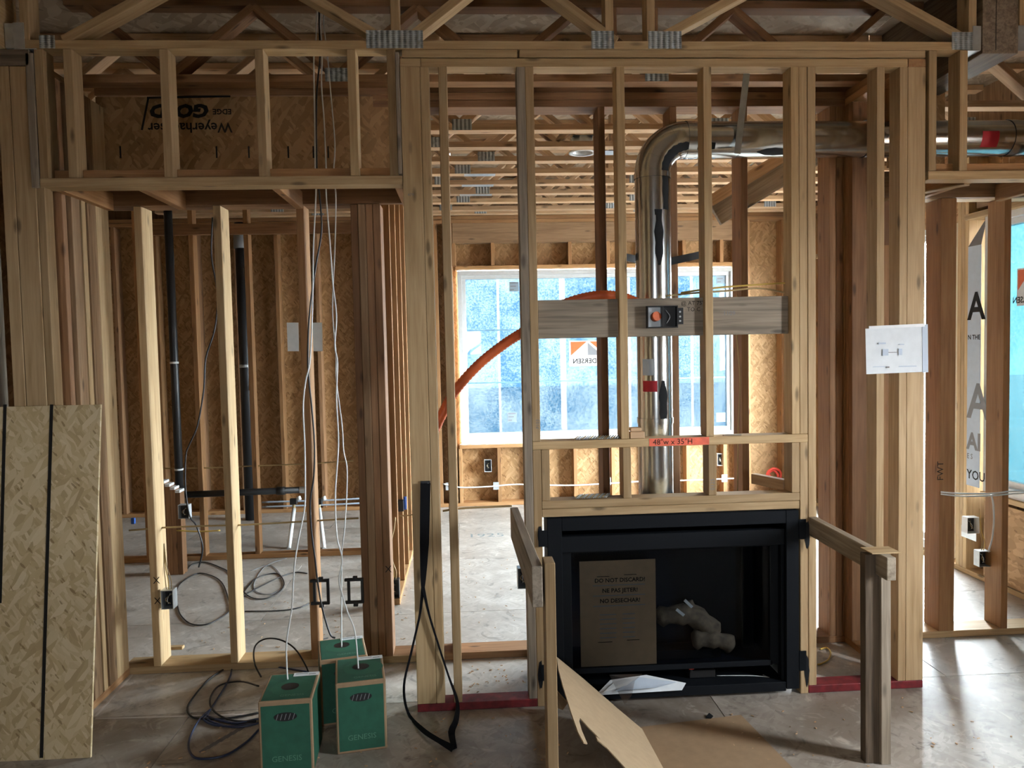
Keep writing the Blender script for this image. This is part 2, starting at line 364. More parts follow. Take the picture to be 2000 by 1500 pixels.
# ------------------------------------------------------------------ back wall of chase
wb = S('wall_back',(1,YB,0),'brown stud wall behind the duct at the back of the chase')
bx_ = lambda px,py=550: aY(px,py,YB).x
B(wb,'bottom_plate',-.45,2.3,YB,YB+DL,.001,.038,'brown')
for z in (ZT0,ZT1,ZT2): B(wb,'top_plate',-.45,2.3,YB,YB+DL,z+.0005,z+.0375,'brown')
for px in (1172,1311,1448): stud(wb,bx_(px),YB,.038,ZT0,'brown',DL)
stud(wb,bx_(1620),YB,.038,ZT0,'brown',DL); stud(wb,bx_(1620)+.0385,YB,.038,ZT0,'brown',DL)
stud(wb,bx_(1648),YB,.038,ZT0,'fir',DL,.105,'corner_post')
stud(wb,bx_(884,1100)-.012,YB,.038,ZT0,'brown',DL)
# ------------------------------------------------------------------ left niche back wall
wn = S('wall_niche_left',(-1.1,YB,0),'open stud wall at the back of the left niche')
B(wn,'bottom_plate',-1.84,-.262,YB-.005,YB+DL,.001,.038,'pale')
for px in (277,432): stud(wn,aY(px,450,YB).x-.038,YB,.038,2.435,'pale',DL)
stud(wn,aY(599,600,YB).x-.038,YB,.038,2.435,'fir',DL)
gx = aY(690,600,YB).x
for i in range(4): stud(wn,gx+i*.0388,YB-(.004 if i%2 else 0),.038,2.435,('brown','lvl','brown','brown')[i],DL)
B(wn,'ledger_beam',-1.84,-.262,YB-.002,YB+.04,2.437,2.577,'brown')
B(wn,'top_plate',-1.84,-.46,YB+.042,YB+DL,2.437,2.475,'brown')
panel(wn,'sheathing_panel',-1.84,-.262,YB+.0,YB+.012,2.578,2.985,'osb_wall')
B(wn,'top_beam',-1.84,-.262,YB-.01,YB+.09,2.99,3.06,'brown')
# the sheet's print, upside down
prt = lambda px,py: aY(px,py,YB-.0012)
text(wn,'print','Weyerhaeuser',prt(453,240)+Vector((0,0,.0)),.070,'ink',(-1,0,0),(0,0,-1),bold=.0012)
text(wn,'print','EDGE',prt(452,213),.038,'ink',(-1,0,0),(0,0,-1),bold=.001)
text(wn,'print','GOLD',prt(409,205),.088,'ink',(-1,0,0),(0,0,-1),bold=.005,sx=1.18,shear=.2)
for (a,b) in (((287,191),(450,188)),((290,190),(277,254))):
    p0, p1 = prt(*a), prt(*b); BD(wn,'print_rule',p0,p1,.010,.0012,(0,0,1) if abs(p0.x-p1.x)>abs(p0.z-p1.z) else (1,0,0),'ink')
for px in (235,423,486,563,612,641):
    p = prt(px,297); B(wn,'print_dash',p.x-.004,p.x+.004,YB-.0012,YB-.0002,p.z-.03,p.z+.03,'ink')
# ------------------------------------------------------------------ left niche side wall and the posts left of it
wl = S('wall_left',(-1.9,Y0,0),'paired posts and studs left of the niche behind the leaning OSB')
XN = -1.80
B(wl,'bottom_plate',XN-DS,XN,Y0+.14,YB,.001,.038,'fir')
stud(wl,-1.986,Y0,.0,2.93,'pale',DL,.052,'post'); stud(wl,-1.932,Y0,.0,2.93,'pale',DL,.086,'post')
B(wl,'stud',-1.845,XN-.012,Y0+.005,Y0+.06,.0,2.42,'pale')
for y0,y1,mt in ((Y0+.145,Y0+.183,'brown'),(Y0+.205,Y0+.285,'lvl'),(Y0+.30,Y0+.338,'pale'),(Y0+.36,Y0+.44,'lvl'),(Y0+.442,Y0+.575,'pale')): B(wl,'stud',XN-DS,XN-(.012 if mt=='brown' else 0),y0,y1,.038,2.93,mt)
stud(wl,-2.35,Y0+.3,.0,2.93,'grey',DL,.09,'post')
B(wl,'post_cap',-2.16,-1.845,Y0-.004,Y0+.13,2.931,3.0,'dark')
panel(wl,'sheathing_panel',-1.889,-1.875,Y0+.1,YB,2.46,3.0,'osb_wall')
panel(wl,'sheathing_panel',-3.8,-1.9,YB+.15,YB+.165,0,3.0,'osb_wall')  # added sheet that blocks light behind the left posts
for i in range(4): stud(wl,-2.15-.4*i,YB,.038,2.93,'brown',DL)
# ------------------------------------------------------------------ right niche back wall
wr = S('wall_niche_right',(2.8,YB,0),'stud wall of the right niche opening on the window corner')
B(wr,'bottom_plate',2.28,XR,YB,YB+DL,.001,.038,'pale')
stud(wr,2.385,YB,.038,2.435,'brown',DL,.074); stud(wr,2.46,YB,.038,2.435,'brown',DL); stud(wr,2.60,YB,.038,2.435,'fir',DL,.088,'post')
stud(wr,aY(1961,600,YB).x,YB,.038,2.435,'fir',DL)
B(wr,'ledger_beam',2.16,XR,YB-.002,YB+.04,2.437,2.58,'lvl'); B(wr,'top_plate',2.30,XR,YB+.042,YB+DL,2.437,2.475,'pale')
B(wr,'stud',2.155,2.30,YB-.06,YB-.003,.038,2.43,'brown'); B(wr,'stud',2.305,2.384,YB,YB+.038,.038,2.43,'brown')
text(wr,'stamp','FWT',(aY(1818,925,YB).x+.03,YB-.064,.90),.05,'ink',(0,0,1),(-1,0,0))
panel(wr,'sheathing_panel',2.30,2.62,YB+.002,YB+.014,2.60,3.0,'osb_wall')
# ------------------------------------------------------------------ soffit frames
def soffit(name, x0, x1, studs, joists, label, mats):
    s = E(name,((x0+x1)/2,Y0,2.41),label,'soffit framing')
    B(s,'bottom_plate',x0,x1,Y0-.002,Y0+DS,2.413,2.452,'pale')
    for i,xl in enumerate(studs): stud(s,xl,Y0-.001,2.4525,ZT2-.001,mats[i%len(mats)])
    for a,b in zip(studs,studs[1:]):
        if b-a > .12: B(s,'backing_plate',a+TH,b,Y0+.045,Y0+DS,2.4525,2.496,'fir')
    for xl in joists: B(s,'joist',xl,xl+TH,Y0+DS,YB-.003,2.413,2.452+.05,'fir')
    return s
sl = soffit('soffit_frame',-1.828,-.264,[-1.826,-1.705,-1.299,-.892,-.492,-.318],[-1.81,-1.45,-.86,-.305],'pale lumber soffit box hanging over the left niche',['pale'])
B(sl,'nailer',-1.862,-1.829,Y0-.004,Y0+.03,2.41,2.985,'grey'); B(sl,'nailer',-.2795,-.2635,Y0-.02,Y0+.085,2.455,2.985,'grey')
sr = soffit('soffit_frame.001',2.165,XR-.01,[2.166,2.315,2.75,3.1],[2.40,2.9],'pale lumber soffit box hanging over the right niche',['pale'])
p0, p1 = aY(1815,384,YB-.03), aY(1910,352,Y0+.12)
BD(sr,'brace',(2.18,YB-.03,2.409),(2.42,Y0+.1,2.409),.05,.006,(1,0,0),'pale')
# ------------------------------------------------------------------ bathroom wall and divider
YM = 6.28
wm = S('wall_bath',(-1.6,YM,0),'pinkish stud wall in the plumbing room behind the left niche')
B(wm,'bottom_plate',-3.2,-.70,YM,YM+DS,.001,.038,'fir'); B(wm,'top_plate',-3.2,-.70,YM,YM+DS,ZT0,ZT1,'fir')
B(wm,'blocking',-2.55,-.75,YM-.01,YM+.028,2.615,2.70,'brown')
for i in range(6): stud(wm,-2.185-.421+i*.4305,YM,.038,ZT0,'fir')
stud(wm,-.75,YM,.038,ZT0,'brown'); stud(wm,-.79,YM,.038,ZT0,'brown')
wv = S('wall_divider',(-.62,6,0),'stud partition between plumbing room and far room seen edge on')
XV = -.47; YV = 5.0
B(wv,'bottom_plate',XV-DS,XV,YV,YF,.001,.038,'fir'); B(wv,'top_plate',XV-DS,XV,YB+.16,YF,ZT0,ZT1,'fir'); B(wv,'top_plate',XV-DS,XV,YB+.16,YF,ZT1+.001,ZT2,'fir')
for i in range(10):
    y = YV+.01+i*.405
    if y < YF-.04: B(wv,'stud',XV-DS,XV,y,y+TH,.038,ZT0,'fir')
# ------------------------------------------------------------------ window wall (far)
wk = S('wall_far',(0,YF,0),'far exterior wall of studs and golden OSB around the wide window','wall')
WX0, WX1, WZ0, WZ1 = -.07, 2.88, .665, 2.475
B(wk,'bottom_plate',-5,XR,YF,YF+DL,.001,.038,'fir')
for z in (2.966,3.006): B(wk,'top_plate',-5,XR,YF,YF+DL,z,z+.037,'fir')
for (a,b,z0,z1) in ((-5.0,-3.8,0,3.04),(-3.8,-2.58,0,3.04),(-2.58,-1.36,0,3.04),(-1.36,-.14,0,3.04),(-.14,WX0,0,3.04),(WX0,1.1,0,WZ0-.02),(1.1,2.32,0,WZ0-.02),(2.32,WX1,0,WZ0-.02),(WX0,1.1,WZ1+.02,3.04),(1.1,2.32,WZ1+.02,3.04),(2.32,WX1,WZ1+.02,3.04),(WX1,XR+.15,0,3.04)):
    panel(wk,'sheathing_panel',a,b,YF+DL+.001,YF+DL+.012,z0,z1,'osb_wall')
B(wk,'header',WX0-.04,WX1+.04,YF,YF+.09,2.76,2.965,'lvl')
B(wk,'window_head_plate',WX0-.02,WX1+.02,YF,YF+DL,WZ1+.012,WZ1+.05,'fir'); B(wk,'window_sill_plate',WX0-.02,WX1+.02,YF,YF+DL,WZ0-.052,WZ0-.014,'fir')
x = -.10
for i in range(9):
    xx = -.10+i*.405
    if WX0-.1 < xx < WX1:
        stud(wk,xx,YF,.038,WZ0-.053,'fir',DL,name='cripple_stud'); stud(wk,xx-.02,YF,WZ1+.051,2.76,'fir',DL,name='cripple_stud')
for xx in (WX0-.125,WX0-.085,WX0-.24,WX1+.005,WX1+.045,WX1+.12,XR-.08,XR-.12): stud(wk,xx,YF,.038,2.965,'fir',DL)
for i in range(11): stud(wk,-.72-.405*i,YF,.038,2.965,'brown' if i%3 else 'fir',DL)
# ------------------------------------------------------------------ exterior wall on the right
we = S('wall_right',(XR,4,0),'exterior stud and OSB wall along the right with two windows')
def wallR(y0,y1,z0,z1): 
    y = y0
    while y < y1-.01:
        e = min(y+1.22,y1); panel(we,'sheathing_panel',XR+DL+.001,XR+DL+.012,y+.001,e-.001,z0,z1,'osb_wall'); y = e
W2Y0, W2Y1 = 3.75, 5.03; W3Y0, W3Y1 = 6.62, 7.36; PDY0, PDY1 = 5.38, 6.50
GY0, GY1 = 1.55, 2.05
for a,b in ((-3.7,GY0),(GY1,W2Y0),(W2Y1,PDY0),(PDY1,W3Y0),(W3Y1,YF+DL)): wallR(a,b,0,3.04)
wallR(PDY0,PDY1,0,.05); wallR(PDY0,PDY1,2.50,3.04)
for a,b in ((GY0,GY1),(W2Y0,W2Y1),(W3Y0,W3Y1)): wallR(a,b,0,.62 if a>3 else 1.1); wallR(a,b,2.50 if a>3 else 2.25,3.04)
for a,b in ((-3.7,YF),): B(we,'bottom_plate',XR,XR+DL,a,b,.001,.038,'pale'); B(we,'top_plate',XR,XR+DL,a,b,ZT0,ZT1,'fir'); B(we,'top_plate',XR,XR+DL,a,b,ZT1+.001,ZT2,'fir')
for a,b in ((W2Y0,W2Y1),(W3Y0,W3Y1)):
    B(we,'window_sill_plate',XR,XR+DL,a,b,.585,.62,'pale'); B(we,'window_head_plate',XR-.02,XR+DL,a-.06,b+.16,2.485,2.525,'pale'); B(we,'header',XR,XR+.09,a-.06,b+.06,2.55,2.74,'lvl')
    for k in range(3 if a < 5 else 0):
        B(we,'stud',XR,XR+DL,b+.14+k*.0395,b+.178+k*.0395,.038,2.92,'pale'); 
    B(we,'stud',XR,XR+DL,a-.04,a-.002,.038,2.92,'fir')
    for k in range(3 if a < 5 else 1): B(we,'cripple_stud',XR,XR+DL,a+.2+k*.4,a+.238+k*.4,.038,.584,'fir')
for y in (7.7,7.9,7.42,3.2,3.6): B(we,'stud',XR,XR+DL,y,y+TH,.038,2.92,'fir')
panel(we,'plywood_panel',XR-.012,XR-.001,W2Y0+.1,W2Y1-.06,.05,.57,'osb_wall')
B(we,'opening_post',XR,XR+DL,GY1,GY1+.1,.038,2.92,'fir'); B(we,'opening_post',XR,XR+DL,GY0-.1,GY0,.038,2.92,'fir'); B(we,'header',XR,XR+.09,GY0,GY1,2.52,2.9,'lvl')
panel(we,'rim_board',XR+DL+.001,XR+DL+.03,-3.7,YF+.2,3.041,3.45,'lvl')
panel(wk,'rim_board',-6.2,XR+.2,YF+DL+.001,YF+DL+.03,3.041,3.45,'lvl')
panel(wk,'sheathing_panel',-6.2,-5.0,YF+DL+.001,YF+DL+.012,0,3.04,'osb_wall')
# house wrap folded in beside the near window
hw = E('house_wrap',(XR+.02,W2Y1+.06,.62),'grey printed house wrap folded over the jamb beside the right window','house wrap')
panel(hw,'wrap_sheet',XR-.006,XR-.002,W2Y1+.0,W2Y1+.135,.64,2.30,'wrap')
quad(hw,'wrap_fold',(XR-.006,W2Y1,2.30),(XR-.006,W2Y1+.135,2.30),(XR+.03,W2Y1+.02,2.46),(XR+.03,W2Y1,2.46),'greyink')
for s_,z,sz,mt in (('A',1.80,.26,'ink'),('N THE',1.66,.045,'ink'),('A',1.12,.34,'greyink'),('AI',.90,.16,'greyink'),('E S',.83,.05,'greyink'),('YOU',.69,.09,'ink')):
    text(hw,'print',s_,(XR-.0068,W2Y1+.13,z),sz,mt,(0,-1,0),(0,0,1),bold=.006 if sz>.1 else .001)
# ------------------------------------------------------------------ great room shell behind the camera
wq = S('wall_rear',(0,-3.7,0),'rear wall of the great room with a small opening sized for light')
for a,b,z0,z1 in ((-6.2,0,0,3.45),(.4,3.66,0,3.45),(0,.4,2.1,3.45),(0,.4,0,1.5)): panel(wq,'sheathing_panel',a,b,-3.72,-3.708,z0,z1,'osb_wall')  # unseen opening, its size set by the light it lets in
wx = S('wall_outer_left',(-6.2,2,0),'outer OSB wall far to the left')
for i in range(10): panel(wx,'sheathing_panel',-6.21,-6.2,-3.7+i*1.2,-3.7+(i+1)*1.2-.002,0,3.45,'osb_wall')
gr = S('ground_outside',(0,2,-.45),'pale gravel ground around the house','ground')
panel(gr,'gravel',-40,40,-40,40,-.55,-.45,'chalk')
# ------------------------------------------------------------------ windows
M['seam'] = film_mat('clear_film_seam',(.019,.0205,.021),(.0225,.0235,.024),.35)
def window(name, horiz, a0, a1, z0, z1, pos, film, label, cuts=()):
    """horiz: along x at depth pos, else along y at x=pos"""
    w = S(name,((a0+a1)/2,pos,z0) if horiz else (pos,(a0+a1)/2,z0),label,'window')
    def bx(nm,s0,s1,d0,d1,z0_,z1_,mat,par=w):
        return B(par,nm,s0,s1,pos+d0,pos+d1,z0_,z1_,mat) if horiz else B(par,nm,pos+d0,pos+d1,s0,s1,z0_,z1_,mat)
    fw = .045
    for s0,s1,za,zb in ((a0,a1,z0,z0+fw*1.4),(a0,a1,z1-fw,z1),(a0,a0+fw,z0+fw*1.4,z1-fw),(a1-fw,a1,z0+fw*1.4,z1-fw)): bx('window_frame',s0,s1,.02,.13,za,zb,'white')
    fw2 = .085
    for s0,s1,za,zb in ((a0+fw,a1-fw,z0+fw*1.4,z0+fw2*1.25),(a0+fw,a1-fw,z1-fw2,z1-fw),(a0+fw,a0+fw2,z0+fw2*1.25,z1-fw2),(a1-fw2,a1-fw,z0+fw2*1.25,z1-fw2)): bx('sash',s0,s1,.05,.11,za,zb,'white')
    def sheet(nm,d,mat):
        za, zb = z0+fw2*1.25, z1-fw2; s0, s1 = a0+fw2, a1-fw2
        return panel(w,nm,s0,s1,pos+d,pos+d+.004,za,zb,mat) if horiz else panel(w,nm,pos+d,pos+d+.004,s0,s1,za,zb,mat)
    sheet('pane',.075,'glass')
    if film:
        za, zb = z0+fw2*1.25, z1-fw2; s0, s1 = a0+fw2, a1-fw2; dd = pos+.085
        ed = [s0]
        for c_,w_ in cuts: ed += [c_-w_/2,c_+w_/2]
        ed.append(s1)
        for k in range(len(ed)-1):
            e0, e1 = ed[k], ed[k+1]
            P_ = [(e0,dd,za),(e1,dd,za),(e1,dd,zb),(e0,dd,zb)] if horiz else [(dd,e0,za),(dd,e1,za),(dd,e1,zb),(dd,e0,zb)]
            me = bpy.data.meshes.new('film'); me.from_pydata(P_,[],[(0,1,2,3)]); mk('film_seam' if k%2 else 'protective_film',me,'seam' if k%2 else film,w)
    return w
w1 = window('window_1',True,WX0,WX1,WZ0,WZ1,YF,'film','wide white framed window in the far wall behind the duct',[(aY(px,700,YF+.08).x,w_) for px,w_ in ((975,.026),(1100,.062),(1230,.028),(1352,.03))])
w2 = window('window_2',False,W2Y0,W2Y1,.62,2.485,XR,'film2','white framed window with cyan film at the right edge')
w3 = window('window_3',False,W3Y0,W3Y1,.62,2.50,XR,None,'narrow slice of window seen right of the chase studs')
wd1 = window('light_door_1',False,PDY0,PDY1,.05,2.50,XR,None,'added white framed glass door, unseen, lighting the far room')  # added out of view to brighten the rear room
M['filmline'] = plain('white_film_tape',(.86,.9,.92),.5); M['filmline2'] = plain('blue_film_cord',(.22,.42,.58),.5)
for py,wd_ in ((645,.014),(747,.014)):
    z = aY(970,py,YF+.1).z; panel(w1,'film_cord',WX0+.086,WX1-.086,YF+.0715,YF+.0725,z-wd_/2,z+wd_/2,'filmline2')
# ------------------------------------------------------------------ mirrored sticker text is built seen from inside
c = aY(1148,690,YF+.07)
st = panel(w1,'sticker',c.x-.20,c.x+.22,YF+.070,YF+.0712,c.z-.135,c.z+.135,'white')
yq = YF+.069
polymesh(([(c.x-.18,yq,c.z+.125),(c.x-.01,yq,c.z+.125),(c.x-.18,yq,c.z-.02)],[(0,1,2)]),.0006,'orange',st,'emblem')
polymesh(([(c.x-.15,yq,c.z-.02),(c.x+.0,yq,c.z+.115),(c.x+.0,yq,c.z-.02)],[(0,1,2)]),.0006,'paper',st,'emblem')
polymesh(([(c.x+.0,yq,c.z+.115),(c.x+.15,yq,c.z-.02),(c.x+.0,yq,c.z-.02)],[(0,1,2)]),.0006,'greyink',st,'emblem')
polymesh(([(c.x+.02,yq,c.z+.125),(c.x+.19,yq,c.z+.125),(c.x+.19,yq,c.z-.02)],[(0,1,2)]),.0006,'orange',st,'emblem')
text(st,'lettering','ANDERSEN',(c.x+.20,yq,c.z-.105),.072,'ink',(1,0,0),(0,0,1),mirror=True,bold=.001)
M['filmlabel'] = plain('pale_film_label',(.30,.38,.44),.6)
for px,py in ((1004,560),(1000,815),(1408,545),(1408,815)):
    c = aY(px,py,YF+.07); s2 = panel(w1,'small_label',c.x-.05,c.x+.05,YF+.070,YF+.0712,c.z-.05,c.z+.05,'filmlabel')
    for k in range(3): B(s2,'label_line',c.x-.04,c.x+.04-.02*k,YF+.0688,YF+.0694,c.z+.035-.035*k,c.z+.045-.035*k,'greyink')
c = aX(2000,560,XR+.07)
s2 = panel(w2,'sticker',XR+.068,XR+.07,c.y-.2,c.y+.06,c.z-.12,c.z+.12,'white')
polymesh(([(XR+.0668,c.y+.05,c.z+.11),(XR+.0668,c.y-.07,c.z+.11),(XR+.0668,c.y+.05,c.z-.02)],[(0,1,2)]),.0006,'orange',s2,'emblem')
text(s2,'lettering','ANDERSEN',(XR+.0664,c.y-.18,c.z-.10),.055,'ink',(0,-1,0),(0,0,1),mirror=True,bold=.001)

# =================================================================== TRUSSES AND BEAMS
def nail_mat():
    m, nt, b = newmat('toothed_nail_plate'); b.inputs['Metallic'].default_value = .55; b.inputs['Roughness'].default_value = .42
    tc = N(nt,'ShaderNodeTexCoord'); sp = N(nt,'ShaderNodeSeparateXYZ'); L(nt,tc.outputs['Object'],sp.inputs[0])
    wv = mathn(nt,'SINE',mathn(nt,'MULTIPLY',sp.outputs[0],250.)); wz = mathn(nt,'SINE',mathn(nt,'MULTIPLY',sp.outputs[2],700.))
    h = mathn(nt,'ADD',wv,mathn(nt,'MULTIPLY',wz,.35))
    L(nt,ramp(nt,mathn(nt,'MULTIPLY_ADD',h,.4,.5),((.1,(.20,.23,.25)),(.75,(.62,.68,.72)))),b.inputs['Base Color'])
    bump(nt,b,h,.6,.003); return m
M['nail'] = nail_mat()
ZB0, ZB1, ZTC = ZT2, ZT2+.038, ZD-.039
def extend(p0, p1, z0, z1):
    d = p1-p0; return p0+d*((z0-p0.z)/d.z), p0+d*((z1-p0.z)/d.z)
def truss(Y, x0, x1, webs, verts, plates, label, mat='chord', group='floor trusses'):
    t = E('floor_truss',((x0+x1)/2,Y,ZB0),label,'truss',group)
    B(t,'bottom_chord',x0,x1,Y,Y+DS,ZB0+.0005,ZB1,mat); B(t,'top_chord',x0,x1,Y,Y+DS,ZTC,ZD-.001,mat)
    for a,b in webs: BD(t,'web',a,b,.089,.038,(0,1,0),mat)
    for x in verts: B(t,'vertical_web',x-.019,x+.019,Y,Y+DS,ZB1,ZTC,mat)
    for xa,xb,za,zb in plates: panel(t,'nail_plate',xa,xb,Y-.0016,Y-.0002,za,zb,'nail')
    return t
yc = Y0+.0445
def w0(a, b): 
    p, q_ = aY(*a,Y0), aY(*b,Y0); p, q_ = extend(p,q_,ZB1,ZTC); p.y = q_.y = yc; return p, q_
T0 = truss(Y0,-1.90,2.40,[w0((135,70),(290,-14)),w0((727,62),(600,-12)),w0((805,68),(893,-2)),w0((1180,62),(1085,-8)),w0((1310,62),(1410,8)),w0((1870,66),(1735,-8))],
  [aY(771,40,Y0).x,aY(1190,40,Y0).x,aY(1271,40,Y0).x,-1.86,2.375],
  [(-1.80,-1.735,3.005,3.06),(aY(715,75,Y0).x,aY(826,75,Y0).x,3.008,3.085),(aY(1155,75,Y0).x,aY(1199,75,Y0).x,3.008,3.085),(aY(1266,75,Y0).x,aY(1331,75,Y0).x,3.008,3.085),(2.275,2.375,3.005,3.085)],
  'nearest floor truss across the top with toothed joint plates','pale')
# hangers at its two ends
for nm,x0,x1,xf,lab in (('joist_hanger',-1.905,-1.812,-1.942,'dull steel truss hanger at the upper left corner'),('joist_hanger',2.345,2.412,2.413,'bright steel truss hanger beside the dark timber beam')):
    h = E(nm,((x0+x1)/2,Y0,3.0),lab,'hanger','joist hangers')
    B(h,'seat',x0,x1,Y0-.004,Y0+.09,3.0005,3.0035,'galv')
    B(h,'strap',(x0 if xf<0 else x1-.038),(x0+.045 if xf<0 else x1),Y0-.0042,Y0-.0022,3.004,3.112,'galv')
    B(h,'flange',min(xf,x0) if xf<0 else x1-.002,x0+.002 if xf<0 else xf-.0005,Y0-.004,Y0+.09,3.004,3.11,'galv')
h = E('joist_hanger',(2.60,Y0,3.0),'steel hanger right of the dark timber beam at the photo edge','hanger','joist hangers')
B(h,'strap',2.592,2.66,Y0-.0042,Y0-.0022,3.0,3.115,'galv'); B(h,'flange',2.590,2.593,Y0-.004,Y0+.09,3.0,3.11,'galv')
tr = E('floor_truss',(3.0,Y0,ZB0),'floor truss stub right of the dark timber beam','truss','floor trusses')
B(tr,'bottom_chord',2.596,XR,Y0,Y0+DS,ZB0+.0005,ZB1,'pale'); B(tr,'vertical_web',2.60,2.638,Y0,Y0+DS,ZB1,ZTC,'pale'); B(tr,'top_chord',2.596,XR,Y0,Y0+DS,ZTC,ZD-.001,'pale')
# beams
bm1 = E('timber_beam',(2.5,Y0,3.0),'dark rough timber beam end at the upper right','beam')
B(bm1,'beam_body',2.415,2.588,Y0-.01,YB+.3,2.985,ZD-.001,'dark')
B(bm1,'check_crack',2.478,2.481,Y0-.0112,Y0-.009,3.0,ZD-.05,'ink')
bm2 = E('ceiling_beam',(-2.03,Y0,3.0),'pale ceiling beam running toward the camera at the upper left corner','beam')
B(bm2,'beam_body',-2.11,-1.944,.4,Y0+.1,3.003,ZD-.001,'pale')
B(bm2,'stiffener',-1.943,-1.905,Y0-.33,Y0-.245,3.06,ZD-.001,'pale')
# second and further trusses
def pattern(Y, x0, x1, ph, per=.80):
    yc_ = Y+.0445; W_, pl_ = [], []; x = x0-ph; k_ = 0
    while x < x1:
        for a,b in (((x,ZB1),(x+per/2,ZTC)),((x+per/2,ZTC),(x+per,ZB1))):
            if a[0] > x0 and b[0] < x1: W_.append((Vector((a[0],yc_,a[1])),Vector((b[0],yc_,b[1]))))
        if x0+.1 < x < x1-.1 and k_%2 == 0: pl_.append((x-.06,x+.06,ZB0+.002,ZB1+.03))
        k_ += 1
        x += per
    return W_, pl_
def tt(Y, x0, x1, ph, verts, label, mat='chord'):
    W_, pl_ = pattern(Y,x0,x1,ph); return truss(Y,x0,x1,W_,verts,pl_,label,mat)
tt(Y0+.42,-1.9,2.40,.30,[.78,.99],'brown floor truss hidden above the chase, second from the front','brown')
nth = ['third from the front','fourth from the front, first past the chase','fifth from the front','sixth from the front','seventh from the front','eighth from the front','ninth from the front','tenth from the front','eleventh from the front, close to the window wall','last before the window wall']
for i,Y in enumerate((4.34,4.77,5.17,5.56,5.95,6.34,6.73,7.12,7.51,7.72)):
    x0 = -2.9
    t = tt(Y,x0,XR+.1,.12+.17*(i%3),[.95+.05*i],'floor truss over the far room, '+nth[i])
    if i in (4,5,6): panel(t,'ceiling_plate',.10-.02*i,.26,Y+.002,Y+DS-.004,ZB0-.0012,ZB0-.0002,'galv')
# round light can in the ceiling of the far room
lc = E('light_can',(.84,5.36,3.0),'round recessed light can with a white flange between far trusses','light fixture')
def ring(par,name,c,ro,ri,h,mat,seg=28):
    bm = bmesh.new(); R_ = []
    for (r_,z) in ((ri,0),(ro,0),(ro,h),(ri,h)): R_.append([bm.verts.new((r_*math.cos(2*math.pi*k/seg),r_*math.sin(2*math.pi*k/seg),z)) for k in range(seg)])
    for i in range(4):
        for k in range(seg): bm.faces.new((R_[i][k],R_[i][(k+1)%seg],R_[(i+1)%4][(k+1)%seg],R_[(i+1)%4][k])).smooth = True
    bmesh.ops.recalc_face_normals(bm,faces=bm.faces[:])
    me = bpy.data.meshes.new(name); bm.to_mesh(me); bm.free(); return mk(name,me,mat,par,c)
ring(lc,'flange',(.84,5.36,3.006),.095,.072,.006,'white'); ring(lc,'can',(.84,5.36,3.012),.074,.070,.10,'galv'); panel(lc,'can_top',.77,.91,5.29,5.43,3.112,3.115,'black')
panel(lc,'mounting_plate',.93,1.08,5.30,5.42,3.008,3.010,'galv')
# grey sloped brace and flat duct piece beyond the chase
gb = E('sloped_plank',(2.0,4.9,2.4),'grey weathered plank sloping under the far ceiling behind the duct','plank')
BD(gb,'plank',aY(1398,422,4.80),aY(1655,264,4.80),.04,.13,(0,1,0),'grey'); BD(gb,'top_strip',aY(1385,394,4.80),aY(1650,232,4.80),.06,.07,(0,1,0),'chord')
# =================================================================== FLUE DUCT
RD = .088; YD = 3.82
pV = aY(1277,600,YD); XDU = pV.x; ZH = aY(1450,273,YD).z; RB = .165
cl = [Vector((XDU,YD,.90))]
NV = 60
for i in range(1,NV): cl.append(Vector((XDU,YD,.90+(ZH-RB-.90)*i/NV)))
NE = 24
for i in range(NE+1):
    a = math.pi/2*i/NE; cl.append(Vector((XDU+RB-RB*math.cos(a),YD,ZH-RB+RB*math.sin(a))))
XEND = 3.25
for i in range(1,50): cl.append(Vector((XDU+RB+(XEND-XDU-RB)*i/49,YD,ZH)))
def frame_at(i):
    t = (cl[min(i+1,len(cl)-1)]-cl[max(i-1,0)]).normalized(); f_ = Vector((0,-1,0)); s_ = t.cross(f_).normalized(); return f_, s_
def duct_patch(par,name,i0,i1,a0,a1,off,mat,na=24,jag=0.):
    """piece of the duct's skin; angle 0 faces the camera"""
    bm = bmesh.new(); rows = []
    full = a1-a0 >= 6.28
    for i in range(i0,i1+1):
        f_, s_ = frame_at(i); row = []
        u = (i-i0)/max(1,i1-i0); k = 1-jag*abs(2*u-1)**2 + jag*.25*math.sin(i*1.7)
        mid, hw_ = (a0+a1)/2, (a1-a0)/2*(k if jag else 1)
        for j in range(na if full else na+1):
            a = mid-hw_+2*hw_*j/na; row.append(bm.verts.new(cl[i]+(f_*math.cos(a)+s_*math.sin(a))*(RD+off)))
        rows.append(row)
    for r0,r1 in zip(rows,rows[1:]):
        for j in range(na if full else na): 
            n = (j+1)%na if full else j+1
            bm.faces.new((r0[j],r0[n],r1[n],r1[j])).smooth = True
    bmesh.ops.recalc_face_normals(bm,faces=bm.faces[:])
    me = bpy.data.meshes.new(name); bm.to_mesh(me); bm.free(); return mk(name,me,mat,par)
du = E('flue_duct',(XDU,YD,.9),'shiny steel flue duct rising from the fireplace and turning right','duct')
iE0, iE1 = NV, NV+NE
duct_patch(du,'riser',0,iE0,0,2*math.pi,0,'duct',32); 
for k in range(4): duct_patch(du,'elbow_gore',iE0+k*6,iE0+k*6+6,0,2*math.pi,.0008*(k%2),'duct',32)
duct_patch(du,'branch',iE1,len(cl)-1,0,2*math.pi,.0005,'duct',32)
for i in (14,iE0-1,iE1,iE1+21,iE1+38): 
    duct_patch(du,'seam_band',i,i+1,0,2*math.pi,.0035,'duct',32)
idx = lambda py: min(range(iE0),key=lambda i: abs(cl[i].z-aY(1285,py,YD-RD).z))
